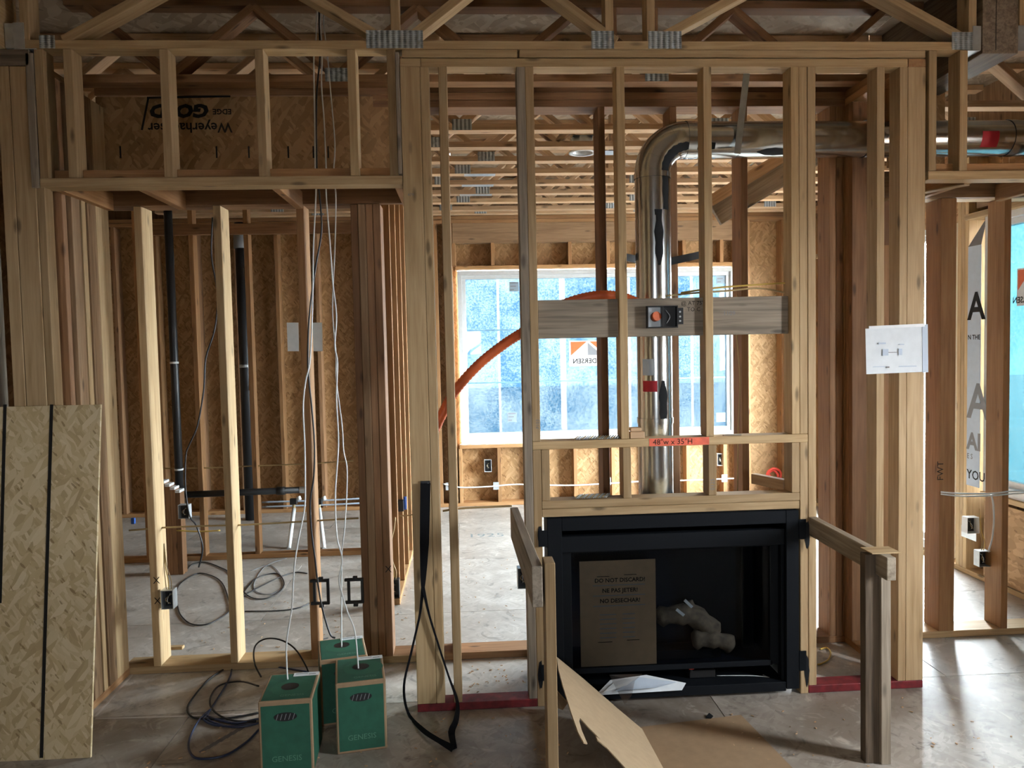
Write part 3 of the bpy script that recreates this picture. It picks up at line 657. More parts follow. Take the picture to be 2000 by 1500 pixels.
for a,b,c0,c1 in ((520,410,-.15,.35),(830,740,.0,.5),(420,408,-.35,.5)):
    duct_patch(du,'spray_mark',idx(a),idx(b),c0,c1,.0015,'spray',8,.6)
duct_patch(du,'spray_mark',iE0-7,iE1+3,.30,.85,.002,'spray',8,.35)
duct_patch(du,'spray_mark',iE1+8,iE1+14,.7,1.25,.002,'spray',8,.8)
duct_patch(du,'warning_label',idx(768),idx(744),-.95,-.10,.001,'redlabel',8)
duct_patch(du,'paper_label',idx(738),idx(700),-.95,-.25,.001,'wrap',8)
for px0,px1 in ((1333,1352),):
    pass
iR = min(range(iE1,len(cl)),key=lambda i: abs(cl[i].x-aY(1893,270,YD).x))
duct_patch(du,'warning_label',iR,iR+2,-.15,.75,.0012,'redlabel',8)
# flue straps
hs = E('pipe_strap',aY(1458,135,3.70),'galvanised strap hanging the horizontal duct from the plate','strap')
p0, p1 = aY(1459,138,3.70), aY(1440,300,3.72)
BD(hs,'strap',p0,p1,.032,.0016,(1,0,0),'galv'); 
q = aY(1455,136,3.70); B(hs,'fixing_tar',q.x-.07,q.x+.07,3.66,3.74,q.z-.004,q.z+.006,'spray')
q = aY(1438,303,3.72); BD(hs,'strap_tail',q+Vector((.01,0,.0)),q+Vector((-.05,-.01,-.045)),.02,.0016,(0,1,0),'spray')
h2 = E('pipe_brace',aY(1340,505,3.9),'flat dark steel brace holding the duct to the studs','brace')
for a,b in (((1366,498),(1303,512)),((1250,508),(1212,500))): BD(h2,'brace_arm',aY(*a,YB-.03),aY(*b,YD+.03),.038,.002,(0,0,1),'black')

# =================================================================== FIREPLACE
FX0, FX1, FZ0, FZ1 = XJ+.022, XF+.030, .028, .884
fp = E('gas_fireplace',((FX0+FX1)/2,Y0,0),'black gas fireplace insert with glass front set in the opening','fireplace')
fq = lambda px,py,d=0.: aY(px,py,Y0+d)
ix0, ix1 = fq(1100,1200).x, fq(1535,1200).x; iz1 = fq(1300,1030).z; iz0 = .062
yf = Y0-.006
B(fp,'frame_side',FX0,ix0,yf,Y0+.10,FZ0,FZ1,'firemetal'); B(fp,'frame_side',ix1,FX1,yf,Y0+.10,FZ0,FZ1,'firemetal')
B(fp,'frame_top',ix0,ix1,yf,Y0+.10,iz1,FZ1,'firemetal'); B(fp,'frame_base',ix0,ix1,yf+.004,Y0+.32,.018,iz0,'firemetal')
panel(fp,'outer_case',FX0+.03,FX0+.034,Y0+.10,Y0+.46,FZ0,FZ1-.02,'firemetal'); panel(fp,'outer_case',FX1-.034,FX1-.03,Y0+.10,Y0+.46,FZ0,FZ1-.02,'firemetal')
panel(fp,'outer_case',FX0+.03,FX1-.03,Y0+.10,Y0+.46,FZ1-.022,FZ1-.018,'firemetal'); panel(fp,'outer_case',FX0+.03,FX1-.03,Y0+.456,Y0+.46,FZ0,FZ1-.02,'firemetal')
gx0, gx1 = fq(1112,1200,.05).x, fq(1508,1200,.05).x; gz1, gz0 = fq(1300,1073,.05).z, fq(1300,1298,.05).z
yg = Y0+.05
B(fp,'hood',ix0,ix1,Y0+.012,Y0+.05,gz1+.012,iz1-.03,'firemetal')
for a in ((ix0,gx0+.012,gz0-.02,gz1+.02),(gx1-.012,gx1+.03,gz0-.02,gz1+.02),(gx0,gx1,gz1,gz1+.022),(gx0,gx1,gz0-.025,gz0)): B(fp,'glass_frame',a[0],a[1],yg-.006,yg+.02,a[2],a[3],'firemetal')
B(fp,'side_panel',gx1+.032,ix1,Y0+.02,Y0+.05,iz0,iz1-.04,'firemetal')
panel(fp,'glass',gx0+.01,gx1-.01,yg+.004,yg+.008,gz0,gz1,'smoked')
panel(fp,'firebox_back',gx0-.02,gx1+.02,Y0+.36,Y0+.364,gz0-.02,gz1+.03,'firenavy')
panel(fp,'firebox_side',gx0-.02,gx0-.016,yg+.02,Y0+.36,gz0-.02,gz1+.03,'firenavy'); panel(fp,'firebox_side',gx1+.016,gx1+.02,yg+.02,Y0+.36,gz0-.02,gz1+.03,'firenavy')
panel(fp,'firebox_floor',gx0-.02,gx1+.02,yg+.02,Y0+.36,gz0-.022,gz0-.018,'firenavy'); panel(fp,'firebox_top',gx0-.02,gx1+.02,yg+.02,Y0+.36,gz1+.03,gz1+.034,'firenavy')
B(fp,'inner_post',fq(1450,1150,.2).x,fq(1472,1150,.2).x,Y0+.2,Y0+.22,gz0,gz1,'firemetal')
B(fp,'burner',gx0+.35,gx1-.22,Y0+.14,Y0+.22,gz0-.016,gz0+.03,'firemetal')
def logm(par,pts,rs):
    P = smooth(pts,4); o0 = P[0].copy(); n = len(P)
    rr = [rs[0]+(rs[-1]-rs[0])*i/(n-1)+.008*math.sin(i*2.1) for i in range(n)]; rr[0]*=.7; rr[-1]*=.7
    return mk('ceramic_log',tubemesh([p-o0 for p in P],rr,9),'log',par,o0)
logm(fp,[fq(1282,1205,.2),fq(1335,1200,.18),fq(1375,1215,.17),fq(1395,1240,.16)],[.045,.055])
logm(fp,[fq(1352,1250,.14),fq(1395,1248,.13),fq(1432,1260,.13)],[.045,.04])
logm(fp,[fq(1340,1180,.22),fq(1365,1200,.2),fq(1380,1225,.18)],[.03,.04])
for a,b in (((1337,1172),(1352,1186)),((1321,1190),(1336,1202))): BD(fp,'foil_tab',fq(*a,.11),fq(*b,.11),.014,.003,(1,0,.5),'paper')
for z in (.79,.16):
    B(fp,'nailing_tab',FX1,XF+.064,Y0-.008,Y0-.004,z-.045,z+.05,'firemetal'); B(fp,'nailing_tab',XJ-.02,FX0,Y0-.008,Y0-.004,z-.035,z+.04,'firemetal')
# notice sheet behind the glass
nb = E('notice_board',fq(1205,1300,.07),'brown cardboard notice with printed warnings behind the fireplace glass','notice')
yn = Y0+.066
nx0, nx1 = fq(1133,1200,.07).x, fq(1281,1200,.07).x; nz1, nz0 = fq(1205,1094,.07).z, fq(1205,1300,.07).z
panel(nb,'board',nx0,nx1,yn,yn+.004,nz0,nz1,'kraft')
xc = (nx0+nx1)/2
for s_,py,sz in (('DO NOT DISCARD!',1136,.030),('NE PAS JETER!',1156,.030),('NO DESECHAR!',1176,.030)):
    text(nb,'print',s_,(xc+.01,yn-.0008,fq(1205,py,.07).z),sz*.92,'ink' if sz>.02 else 'greyink',align='CENTER',bold=.0006 if sz>.02 else 0)
for py in (1143,1163,1183):
    z = fq(1205,py,.07).z; B(nb,'print_rule',xc-.12,xc+.13,yn-.0012,yn-.0004,z,z+.005,'greyink')
for k in range(6):
    z = fq(1205,1200+k*9,.07).z
    B(nb,'print_rule',xc-.09,xc-.01,yn-.0012,yn-.0004,z,z+.005,'greyink'); B(nb,'print_rule',xc+.02,xc+.08,yn-.0012,yn-.0004,z,z+.005,'greyink')
for a in ((-.10,-.04,1125),(.03,.09,1123),(-.10,-.03,1253),(.04,.10,1251)): 
    z = fq(1205,a[2],.07).z; B(nb,'print_rule',xc+a[0],xc+a[1],yn-.0012,yn-.0004,z,z+.003,'ink')
# papers, bag and wiring in the tray below the glass
tp = E('manual_packet',(0.75,Y0+.05,.063),'white paper manual in a clear bag spilling from the fireplace base','papers')
def px_poly(par,name,pts,mat,t=.001): return polymesh(([p for p in pts],[tuple(range(len(pts)))]),t,mat,par,name)
px_poly(tp,'sheet',[fq(1163,1358,-.02),fq(1332,1348,-.02),fq(1340,1334,.01),fq(1262,1318,.04),fq(1192,1328,.02)],'paper')
px_poly(tp,'sheet',[fq(1178,1352,-.024),fq(1222,1340,-.012),fq(1246,1322,.0),fq(1198,1334,-.005)],'paper'); px_poly(tp,'sheet',[fq(1200,1350,-.026),fq(1280,1343,-.026),fq(1322,1332,-.01),fq(1245,1322,.01)],'wrap')
polymesh(([fq(1190,1318,.0),fq(1240,1330,-.01),fq(1234,1358,-.035),fq(1220,1376,-.05),fq(1207,1352,-.032),fq(1255,1316,.0)],[(0,1,4),(1,2,4),(2,3,4),(0,5,1)]),.0006,'bag',tp,'bag')
wr_ = E('control_module',fq(1368,1345,.1),'black control module with red plug in the fireplace base','control box')
B(wr_,'case',fq(1345,1345,.1).x,fq(1395,1345,.1).x,Y0+.08,Y0+.15,.064,.10,'black'); B(wr_,'plug',fq(1345,1320,.08).x,fq(1355,1320,.08).x,Y0+.07,Y0+.085,.11,.13,'redcable'); B(wr_,'plug_stem',fq(1348,1320,.08).x,fq(1352,1320,.08).x,Y0+.074,Y0+.08,.095,.112,'black')
tube(wr_,'lead',[fq(1385,1318,.1),fq(1410,1335,.06),fq(1455,1342,.03),fq(1500,1335,.03),fq(1505,1325,.05),fq(1470,1320,.08),fq(1400,1320,.10)],.0025,'whitecable',6)
tube(wr_,'lead',[fq(1395,1322,.1),fq(1425,1338,.05),fq(1470,1344,.03),fq(1508,1330,.04),fq(1490,1318,.08)],.0022,'greyink',6)
# =================================================================== TEMPORARY BARRIER OF LUMBER
gl = E('barrier_rail',(.28,3.2,0),'weathered rail and post standing left of the fireplace','barrier')
Yn = 2.53; zr = .872; nearL = Vector((aY(1049,1120,Yn).x,Yn,zr)); farL = Vector((aY(1004,990,Y0).x,Y0-.002,zr))
BD(gl,'rail',farL,nearL,.036,.14,(1,0,0),'grey')
BD(gl,'post',(aY(1079,1500,Yn+.03).x,Yn+.045,.0),(aY(1072,1090,Yn+.03).x,Yn+.045,zr+.078),.036,.088,(1,0,0),'pale')
g2 = E('barrier_rail',(1.7,3.2,0),'weathered rail and post standing right of the fireplace','barrier')
Yn2 = 2.84; zr = .803; near2 = Vector((aY(1728,1085,Yn2).x,Yn2,zr)); far2 = Vector((XF+.099,Y0-.002,zr+.002))
BD(g2,'rail',far2,near2+(near2-far2).normalized()*.05,.036,.089,(1,0,0),'grey')
BD(g2,'post',(near2.x-.022,Yn2+.055,0),(near2.x-.024,Yn2+.055,zr+.036),.040,.07,(0,1,0),'dark')
BD(g2,'post',(near2.x+.020,Yn2+.055,0),(near2.x+.016,Yn2+.055,zr+.042),.040,.07,(1,0,0),'grey')
B(g2,'cap_shim',near2.x-.05,near2.x+.065,Yn2,Yn2+.09,zr+.0455,zr+.050,'pale')
# =================================================================== CARDBOARD ON THE FLOOR
cb = E('carton_sheet',aZ(1300,1450),'torn pale cardboard sheet leaning up beside the left barrier post','cardboard')
def P3(px,py,z): return aZ(px,py,z)
fa, fb, fc = P3(1086,1284,.27), P3(1253,1425,.008), P3(1300,1512,.008); fn = (fb-fa).cross(fc-fa).normalized()
def onflap(px,py):
    d = _ray(px,py); o_ = Vector((0,0,ZC)); return o_+d*((fa-o_).dot(fn)/d.dot(fn))
out_ = [(1086,1284),(1140,1328),(1204,1384),(1253,1425),(1300,1512),(1230,1512),(1183,1461),(1166,1447),(1163,1440),(1172,1446),(1150,1424),(1132,1404),(1130,1410),(1135,1428),(1146,1454),(1139,1452),(1128,1432),(1115,1395),(1098,1340),(1090,1310)]
polymesh(([onflap(*p) for p in out_],[tuple(range(len(out_)))]),.004,'kraft2',cb,'flap')
c2 = tagm(polymesh(([P3(1250,1420,.004),P3(1447,1396,.004),P3(1560,1512,.004),P3(1296,1512,.004)],[(0,1,2,3)]),.004,'kraft',None,'carton_sheet'),'flat brown cardboard sheet lying on the floor before the fireplace','cardboard')
c3 = tagm(polymesh(([P3(1085,1345,.16),P3(1110,1372,.16),P3(1100,1386,.02),P3(1086,1380,.02)],[(0,1,2,3)]),.004,'kraft',None,'carton_scrap'),'small brown cardboard scrap behind the left barrier post','cardboard')
# =================================================================== LEANING OSB
ob = E('osb_offcut',aZ(90,1484),'tall pale OSB offcut with two black lines leaning at the left edge','osb board')
a0_, a1_ = aZ(-95,1492), aZ(181,1480); top_r = aY(193,790,3.46); top_l = top_r+(a0_-a1_)
nn = (a1_-a0_).cross(top_r-a1_).normalized()
wv_, hv_ = (a1_-a0_), (top_r-a1_)
xx_, zz_ = wv_.normalized(), (hv_-wv_.normalized()*hv_.dot(wv_.normalized())).normalized(); yy_ = zz_.cross(xx_)
rotm = Matrix((xx_,yy_,zz_)).transposed()
mk('sheet',boxmesh(wv_.length,.012,hv_.length,'osb_sheet',.001),None,ob,(a0_+top_r)/2+yy_*.006,rotm)
def on_sheet(px,py):
    d = _ray(px,py); n_ = yy_; t = (a1_-Vector((0,0,ZC))).dot(n_)/d.dot(n_); return Vector((0,0,ZC))+d*t
for a,b in (((10,790),(0,1180)),((101,790),(81,1482))): BD(ob,'grid_line',on_sheet(*a)-yy_*.0004,on_sheet(*b)-yy_*.0004+Vector((0,0,.004)),.014,.0012,xx_,'ink')
B(ob,'edge_mark',0,0.001,0,.001,0,.001,'ink') if False else None

# =================================================================== CABLE CARTONS AND CABLES
def carton(cx, cy, w, d, h, rz, label, hole=(0.,.02), tag_=True):
    c = E('cable_carton',(cx,cy,0),label,'box','green cable cartons'); c.rotation_euler[2] = rz; R_ = Matrix.Rotation(rz,3,'Z'); c.matrix_basis = Matrix.Translation((cx,cy,0)) @ R_.to_4x4()
    def put(name, me, mat, loc): return mk(name,me,mat,c,Vector((cx,cy,0))+R_@Vector(loc),R_)
    bo = put('body',boxmesh(w,d,h,'kraft',.004),None,(0,0,h/2))
    m_ = .010
    def sub(name, sx,sy,sz,loc,mat):
        o = mk(name,boxmesh(sx,sy,sz,mat,.0003),None,bo,Vector((cx,cy,0))+R_@Vector(loc),R_); return o
    sub('front_print',w-2*m_,.001,h-2*m_-.01,(0,-d/2-.0003,h/2-.003),'greencarton'); sub('side_print',.001,d-2*m_,h-2*m_,(w/2+.0003,0,h/2),'greencarton'); sub('side_print',.001,d-2*m_,h-2*m_,(-w/2-.0003,0,h/2),'greencarton')
    sub('top_print',w-2*m_,d-2*m_,.001,(0,0,h+.0003),'greencarton')
    def disc(name, r, loc, axis, mat, sx=1., sz=1.):
        bm = bmesh.new(); n = 20
        vs_ = [bm.verts.new((r*sx*math.cos(2*math.pi*k/n), 0 if axis=='y' else r*sz*math.sin(2*math.pi*k/n), r*sz*math.sin(2*math.pi*k/n) if axis=='y' else 0)) for k in range(n)]
        bm.faces.new(vs_); me = bpy.data.meshes.new(name); bm.to_mesh(me); bm.free(); return mk(name,me,mat,bo,Vector((cx,cy,0))+R_@Vector(loc),R_)
    disc('cable_hole',.036,(hole[0],hole[1],h+.0016),'z','black',1.,.95)
    ring_ = disc('printed_ring',.085,(hole[0]+.01,hole[1]-.01,h+.0011),'z',M['greenlight'],1.,.85)
    disc('grip_hole',.045,(.0,-d/2-.0016,h-.065),'y','black',1.,.40)
    for k in range(5): 
        p = Vector((-.032+.016*k,-d/2-.002,h-.065)); BD(bo,'fold_flap',Vector((cx,cy,0))+R_@(p+Vector((-.004,0,-.012))),Vector((cx,cy,0))+R_@(p+Vector((.004,0,.012))),.003,.0008,(1,0,0),'greyink')
    text(bo,'lettering','GENESIS',Vector((cx,cy,0))+R_@Vector((0,-d/2-.0012,.055)),.032,M['greenpale'],R_@Vector((1,0,0)),(0,0,1),align='CENTER')
    text(bo,'lettering','GENESIS',Vector((cx,cy,0))+R_@Vector((.02,-d/2+.035,h+.0014)),.026,M['greenpale'],R_@Vector((1,0,0)),R_@Vector((0,1,0)),align='CENTER')
    if tag_:
        sub('label_tag',.105,.034,.001,(.05,d/2-.022,h+.0016),'paper')
        sub('print_rule',.05,.004,.0006,(.03,d/2-.017,h+.0024),'greyink'); sub('print_rule',.03,.004,.0006,(.075,d/2-.025,h+.0024),'greyink')
    return c
M['greenlight'] = plain('green_carton_print_ring',(.022,.125,.072),.7); M['greenpale'] = plain('green_carton_lettering',(.10,.24,.16),.7)
def boxat(fl_, fr_, h, d, label, hole, tag_=True):
    v = fr_-fl_; w = v.length; rz = math.atan2(v.y,v.x); n = Vector((-v.y,v.x,0)).normalized(); c = (fl_+fr_)/2+n*d/2
    return carton(c.x,c.y,w,d,h,rz,label,hole,tag_), c
HB = .30
boxat(aZ(509,1517),aZ(614,1508),HB,.26,'green cable carton at the front left, cut by the photo edge',(.0,-.005))
boxat(aZ(659,1475),aZ(757,1462),HB,.26,'green cable carton standing right of the front one',(.005,.02))
boxat(aZ(628,1420),aZ(722,1406),HB,.25,'green cable carton at the back against the niche wall studs',(.0,.03),True)
def cable(name, pts, y0, y1, r, mat, label, end=None, knots=None):
    """hanging cable: pixel trail, depth easing from y0 at the ceiling to y1 at the carton"""
    n = len(pts); P = []
    for i,(px,py) in enumerate(pts):
        if knots: Y = knots(py)
        else: Y = y0+(y1-y0)*max(0.,min(1.,(py-360)/900.))
        P.append(aY(px,py,Y))
    if end is not None: P.append(Vector(end))
    o = tube(None,name,P,r,mat,8,5); tagm(o,label,'cable','hanging cables'); return o
W1_ = [(626,-12),(619,30),(617,80),(613,110),(614,200),(616,345),(617,380),(612,484),(611,553),(609,640),(605,709),(597,744),(592,796),(595,865),(596,936),(595,992),(584,1048),(577,1090),(573,1132),(570,1188),(560,1252),(560,1300),(563,1342)]
cable('data_cable',W1_,3.66,3.22,.0034,'whitecable','white cable hanging furthest left, into the front carton')
W2_ = [(630,-12),(626,40),(628,80),(629,112),(628,168),(633,238),(637,336),(637,380),(645,484),(650,553),(657,616),(654,675),(659,709),(657,779),(661,865),(655,964),(658,1048),(668,1090),(662,1132),(668,1160),(679,1196),(693,1233),(699,1294),(700,1312)]
cable('data_cable',W2_,3.68,3.30,.0034,'whitecable','white cable ending in the carton right of the front one')
W3_ = [(634,-12),(632,40),(636,80),(640,112),(646,182),(654,280),(652,336),(656,390),(654,484),(650,571),(650,623),(656,692),(657,744),(668,831),(671,880),(678,922),(674,1020),(668,1076),(667,1132),(667,1252),(668,1266)]
cable('data_cable',W3_,3.71,3.55,.0030,'whitecable','thin white cable ending in the rear carton')
K_ = [(622,-12),(624,60),(625,112),(618,196),(619,336),(624,380),(628,449),(617,519),(607,588),(602,657),(602,727),(609,796),(614,865),(613,930),(606,978),(608,1034),(615,1090),(620,1132),(627,1177),(637,1216),(646,1241),(655,1246)]
cable('coax_cable',K_,3.69,3.60,.0042,'black','black cable hanging among the white ones above the cartons')
def floorloop(name, pts, r, mat, label, zs=None, group='loose floor cables'):
    P = []
    for i,q_ in enumerate(pts):
        z = q_[2] if len(q_) > 2 else r+.001
        P.append(aZ(q_[0],q_[1],z))
    o = tube(None,name,P,r,mat,7,6); tagm(o,label,'cable',group); return o
floorloop('coax_cable',[(346,1178),(352,1200),(372,1218),(400,1220),(425,1210),(448,1192),(446,1170),(435,1140),(415,1125),(385,1120),(352,1140),(342,1165)],.004,'black','black cable ring lying beyond the niche wall, left of its middle stud')
floorloop('coax_cable',[(362,1118),(375,1102),(400,1098),(430,1108),(450,1120),(480,1160),(510,1170),(540,1160),(555,1140),(540,1120),(500,1130),(470,1165)],.004,'black','black cable tangle on the plumbing room floor')
floorloop('coax_cable',[(478,1194),(540,1193),(580,1188),(605,1178)],.004,'black','straight black cable lying beyond the niche wall studs')
floorloop('thin_cable',[(560,1090),(520,1105),(498,1135),(500,1155),(530,1160),(555,1140),(530,1105),(490,1115)],.0025,'greyink','thin grey cable coil on the plumbing room floor')
floorloop('coax_cable',[(472,1165),(500,1150),(540,1130),(575,1118),(600,1120)],.004,'black','black cable arcing across the plumbing room floor')
floorloop('coax_cable',[(392,1090),(398,1070),(396,1040),(380,1000,.2),(376,940,.4),(372,880,.6)],.003,'black','thin black cable drooping to the floor beside the drain stack') if False else None
floorloop('coax_cable',[(510,1322,.10),(497,1295,.14),(497,1265,.17),(512,1250,.18),(535,1247,.18),(560,1255,.16),(580,1272,.13),(597,1300,.08),(604,1318,.04)],.0042,'black','black cable hooped upright behind the front carton')
floorloop('coax_cable',[(505,1340,.06),(470,1331,.02),(430,1338),(412,1360),(412,1380),(430,1398),(460,1408),(500,1408)],.0045,'black','black cable curling left from the front carton')
floorloop('coax_cable',[(450,1300),(410,1325),(375,1365),(366,1385),(375,1400),(400,1404),(450,1402),(505,1392)],.0045,'black','outer black cable curve on the floor left of the cartons')
floorloop('blue_cable',[(500,1412),(450,1418),(415,1415),(398,1405),(405,1395),(440,1340),(450,1320),(460,1302),(520,1300),(600,1312)],.0045,'bluetarp','dark blue cable looped left of the cartons')
floorloop('blue_cable',[(412,1385),(390,1405),(375,1430),(368,1455),(375,1475),(395,1482),(440,1475),(480,1450),(505,1425)],.005,'bluetarp','big dark blue loop at the floor left of the front carton')
floorloop('blue_cable',[(402,1402),(420,1412),(460,1420),(505,1412),(505,1404),(460,1412),(420,1404),(400,1396)],.0045,'bluetarp','flat dark blue coil beside the front carton')
floorloop('coax_cable',[(640,1246,.02),(625,1252,.08),(615,1270,.05),(612,1290,.02)],.004,'black','short black cable end left of the rear carton')
M['faintprint'] = plain('faint_blue_print',(.25,.30,.31),.8)
# print on the floor sheets
for k in range(7):
    p = aZ(392+12*k,1470-7*k); BD(fl,'print',p+Vector((0,0,.0008)),p+Vector((.02,.05,.0008)),.022,.001,(1,0,0),'greyink')
text(fl,'print','1925',aZ(912,1050)+Vector((0,0,.0012)),.17,M['faintprint'],(1,0,0),(0,1,0))
# =================================================================== BLACK STRAP ON THE CORNER POST
M['webbing'] = plain('black_webbing',(.008,.008,.010),.85,spec=.15)
sb = E('ratchet_strap',aY(830,945,Y0-.01),'black webbing strap nailed to the chase corner post trailing to the floor','strap')
q = aY(831,948,Y0-.006); B(sb,'nail_plate',q.x-.022,q.x+.022,Y0-.006,Y0-.003,q.z-.02,q.z+.02,'black')
for dx in (-.012,.012): cyl(sb,'nail',(q.x+dx,Y0-.0075,q.z+.006),(q.x+dx,Y0-.0055,q.z+.006),.005,'galv',8)
tube(sb,'webbing',[aY(831,945,Y0-.010),aY(831,1000,Y0-.018),aY(831,1060,Y0-.02),aY(828,1120,Y0-.02),aY(826,1150,Y0-.02)],[.0185]*2+[.0185]*(4*6-1),'black',8,6,.004) if False else None
def ribbon(par,name,pts,ws,mat,t=.004,nrm=(0,-1,0)):
    P = smooth(pts,5); n = len(P); bm = bmesh.new(); rows = []
    for i,p in enumerate(P):
        tg = (P[min(i+1,n-1)]-P[max(i-1,0)]).normalized(); nn_ = Vector(nrm); nn_ = (nn_-tg*nn_.dot(tg)).normalized(); sd = tg.cross(nn_)
        u = i/(n-1)*(len(ws)-1); k = min(int(u),len(ws)-2); w = ws[k]+(ws[k+1]-ws[k])*(u-k)
        rows.append([bm.verts.new(p+sd*w/2+nn_*t/2),bm.verts.new(p-sd*w/2+nn_*t/2),bm.verts.new(p-sd*w/2-nn_*t/2),bm.verts.new(p+sd*w/2-nn_*t/2)])
    for a,b in zip(rows,rows[1:]):
        for k in range(4): bm.faces.new((a[k],a[(k+1)%4],b[(k+1)%4],b[k]))
    bm.faces.new(rows[0]); bm.faces.new(rows[-1][::-1]); bmesh.ops.recalc_face_normals(bm,faces=bm.faces[:])
    me = bpy.data.meshes.new(name); bm.to_mesh(me); bm.free(); return mk(name,me,mat,par)
ys = Y0-.014
ribbon(sb,'webbing',[aY(831,944,ys),aY(830,1000,ys),aY(829,1060,ys),aY(827,1120,ys),aY(826,1148,ys)],[.046,.044,.042,.028,.016],'webbing')
ribbon(sb,'webbing',[aY(826,1146,ys),aY(820,1200,ys),aY(803,1275,3.42),aY(789,1340,3.38),aZ(797,1392,.012),aZ(825,1425,.012),aZ(858,1447,.02),aZ(885,1462,.012)],[.016,.010,.009,.010,.012,.02,.02,.03],'webbing',.006,(0,-.6,.5))
ribbon(sb,'webbing',[aY(826,1146,ys),aY(838,1200,ys),aY(858,1265,ys),aY(876,1320,ys),aY(893,1370,3.42),aY(891,1405,3.30),aY(882,1430,3.25),aZ(888,1462,.012)],[.016,.010,.009,.009,.014,.024,.03,.02],'webbing',.006,(0,-.8,.3))
# =================================================================== ELECTRICAL BOXES
def ebox(par_label, c, w, h, d, mat='galv', wires=0, name='junction_box', group='electrical boxes', open_='y', inner='black'):
    """open box: back and four walls, mouth toward the camera"""
    e = E(name,c,par_label,'electrical box',group); x, y, z = c; t = .003
    panel(e,'back',x-w/2,x+w/2,y+d-t,y+d,z-h/2,z+h/2,mat)
    panel(e,'wall_plate',x-w/2,x-w/2+t,y,y+d-t,z-h/2,z+h/2,mat); panel(e,'wall_plate',x+w/2-t,x+w/2,y,y+d-t,z-h/2,z+h/2,mat)
    panel(e,'wall_plate',x-w/2+t,x+w/2-t,y,y+d-t,z-h/2,z-h/2+t,mat); panel(e,'wall_plate',x-w/2+t,x+w/2-t,y,y+d-t,z+h/2-t,z+h/2,mat)
    panel(e,'inner_back',x-w/2+t,x+w/2-t,y+d-2*t,y+d-t,z-h/2+t,z+h/2-t,inner)
    for k in range(wires):
        o = (k-(wires-1)/2)*.012
        tube(e,'wire',[(x+o,y+d*.5,z+h/2-.005),(x+o*1.2+.002,y+d*.4,z+h/2+.05),(x+o*.6-.012,y+d*.5,z+h/2+.12),(x-.016,y+d*.6,z+h/2+.24)],.0026,'yellow' if k%2 else 'tan',6)
    for k in range(3): tube(e,'lead',[(x-.012+.012*k,y+d-.01,z+.02),(x+.008-.01*k,y+.012,z),(x-.01+.01*k,y+.02,z-.025)],.002,('ink','paper','tan')[k],5)
    return e
ebox('grey steel box with yellow wires on the left niche stud',aY(326,1172,YB-.02),.062,.10,.06,wires=3)
ebox('black box on the stud beside the chase corner, near the plumbing room',aY(769,1151,YV-.055),.07,.12,.06,mat='black',wires=3)
ebox('small steel box behind the plumbing room stud at left',aY(358,1000,5.6),.075,.10,.06)
ebox('steel box on the stud left of the fireplace rail',aY(1022,1130,Y0+.12),.055,.10,.05,mat='galv',wires=2)
ebox('white rimmed outlet box under the far window, left one',aY(953,910,YF+.02),.075,.13,.06,mat='white')
ebox('white rimmed outlet box under the far window, right one',aY(1408,898,YF+.02),.075,.13,.06,mat='white')
ebox('white rimmed outlet box on the plywood below the right window',aX(1903,1025,XR-.08)+Vector((-.02,-.02,0)),.085,.11,.06,mat='white')
ebox('grey steel box low on the right niche stud',aY(1926,1092,YB+.09)+Vector((-.005,0,0)),.07,.09,.05,mat='galv',wires=2)
def bracket(px, py, Y, label):
    c = aY(px,py,Y); b = E('low_voltage_bracket',c,label,'bracket','low voltage brackets'); w, h, t = .085, .135, .014; x, y, z = c
    B(b,'frame_side',x-w/2,x-w/2+t,y,y+.02,z-h/2,z+h/2,'black'); B(b,'frame_side',x+w/2-t,x+w/2,y,y+.02,z-h/2,z+h/2,'black')
    B(b,'frame_bar',x-w/2-.014,x+w/2,y,y+.02,z+h/2-t,z+h/2,'black'); B(b,'frame_bar',x-w/2-.014,x+w/2,y,y+.02,z-h/2,z-h/2+t,'black')
    for s_ in (1,-1): B(b,'clamp_ear',x-.012,x+.012,y-.004,y+.012,z+s_*(h/2+.006)-.008,z+s_*(h/2+.006)+.008,'black')
bracket(627,1157,YB-.02,'black cable bracket on the right niche wall stud'); bracket(694,1155,YB-.02,'black cable bracket on the dark post beside the niche')
# media box in the backing board
mb = E('media_box',aY(1297,619,Y0),'black double outlet box with orange conduit in the weathered backing board','electrical box')
a_, b_ = aY(1262,598,Y0+.02), aY(1322,640,Y0+.02); x0,x1,z1,z0 = a_.x,b_.x,a_.z,b_.z; yy = Y0+.02
xm = (x0+x1)/2
panel(mb,'inner_back',x0+.004,x1-.004,yy+.0072,yy+.0082,z0+.004,z1-.004,'black'); panel(mb,'recess_plate',x0+.006,xm-.004,yy+.0055,yy+.007,z0+.006,z1-.006,'galv')
for a in ((x0,x0+.005,z0,z1),(x1-.005,x1,z0,z1),(xm-.004,xm+.004,z0,z1),(x0,x1,z0,z0+.005),(x0,x1,z1-.005,z1)): panel(mb,'rim',a[0],a[1],yy-.022,yy+.008,a[2],a[3],'black')
cx_ = (x0+xm)/2+.004; cz = (z0+z1)/2
tube(mb,'conduit_end',[(cx_,yy+.004,cz),(cx_+.006,yy-.018,cz+.004)],.022,'orange',12,0)
tube(mb,'lead',[(xm+.02,yy+.004,cz+.03),(xm+.035,yy-.012,cz),(xm+.02,yy-.006,cz-.03)],.003,'greyink',6)
panel(mb,'mounting_ear',x1,x1+.03,yy-.004,yy+.002,cz-.035,cz+.04,'black')
for dz in (-.02,.0,.022): cyl(mb,'screw',(x1+.014,yy-.007,cz+dz),(x1+.014,yy-.003,cz+dz),.005,'galv',8)
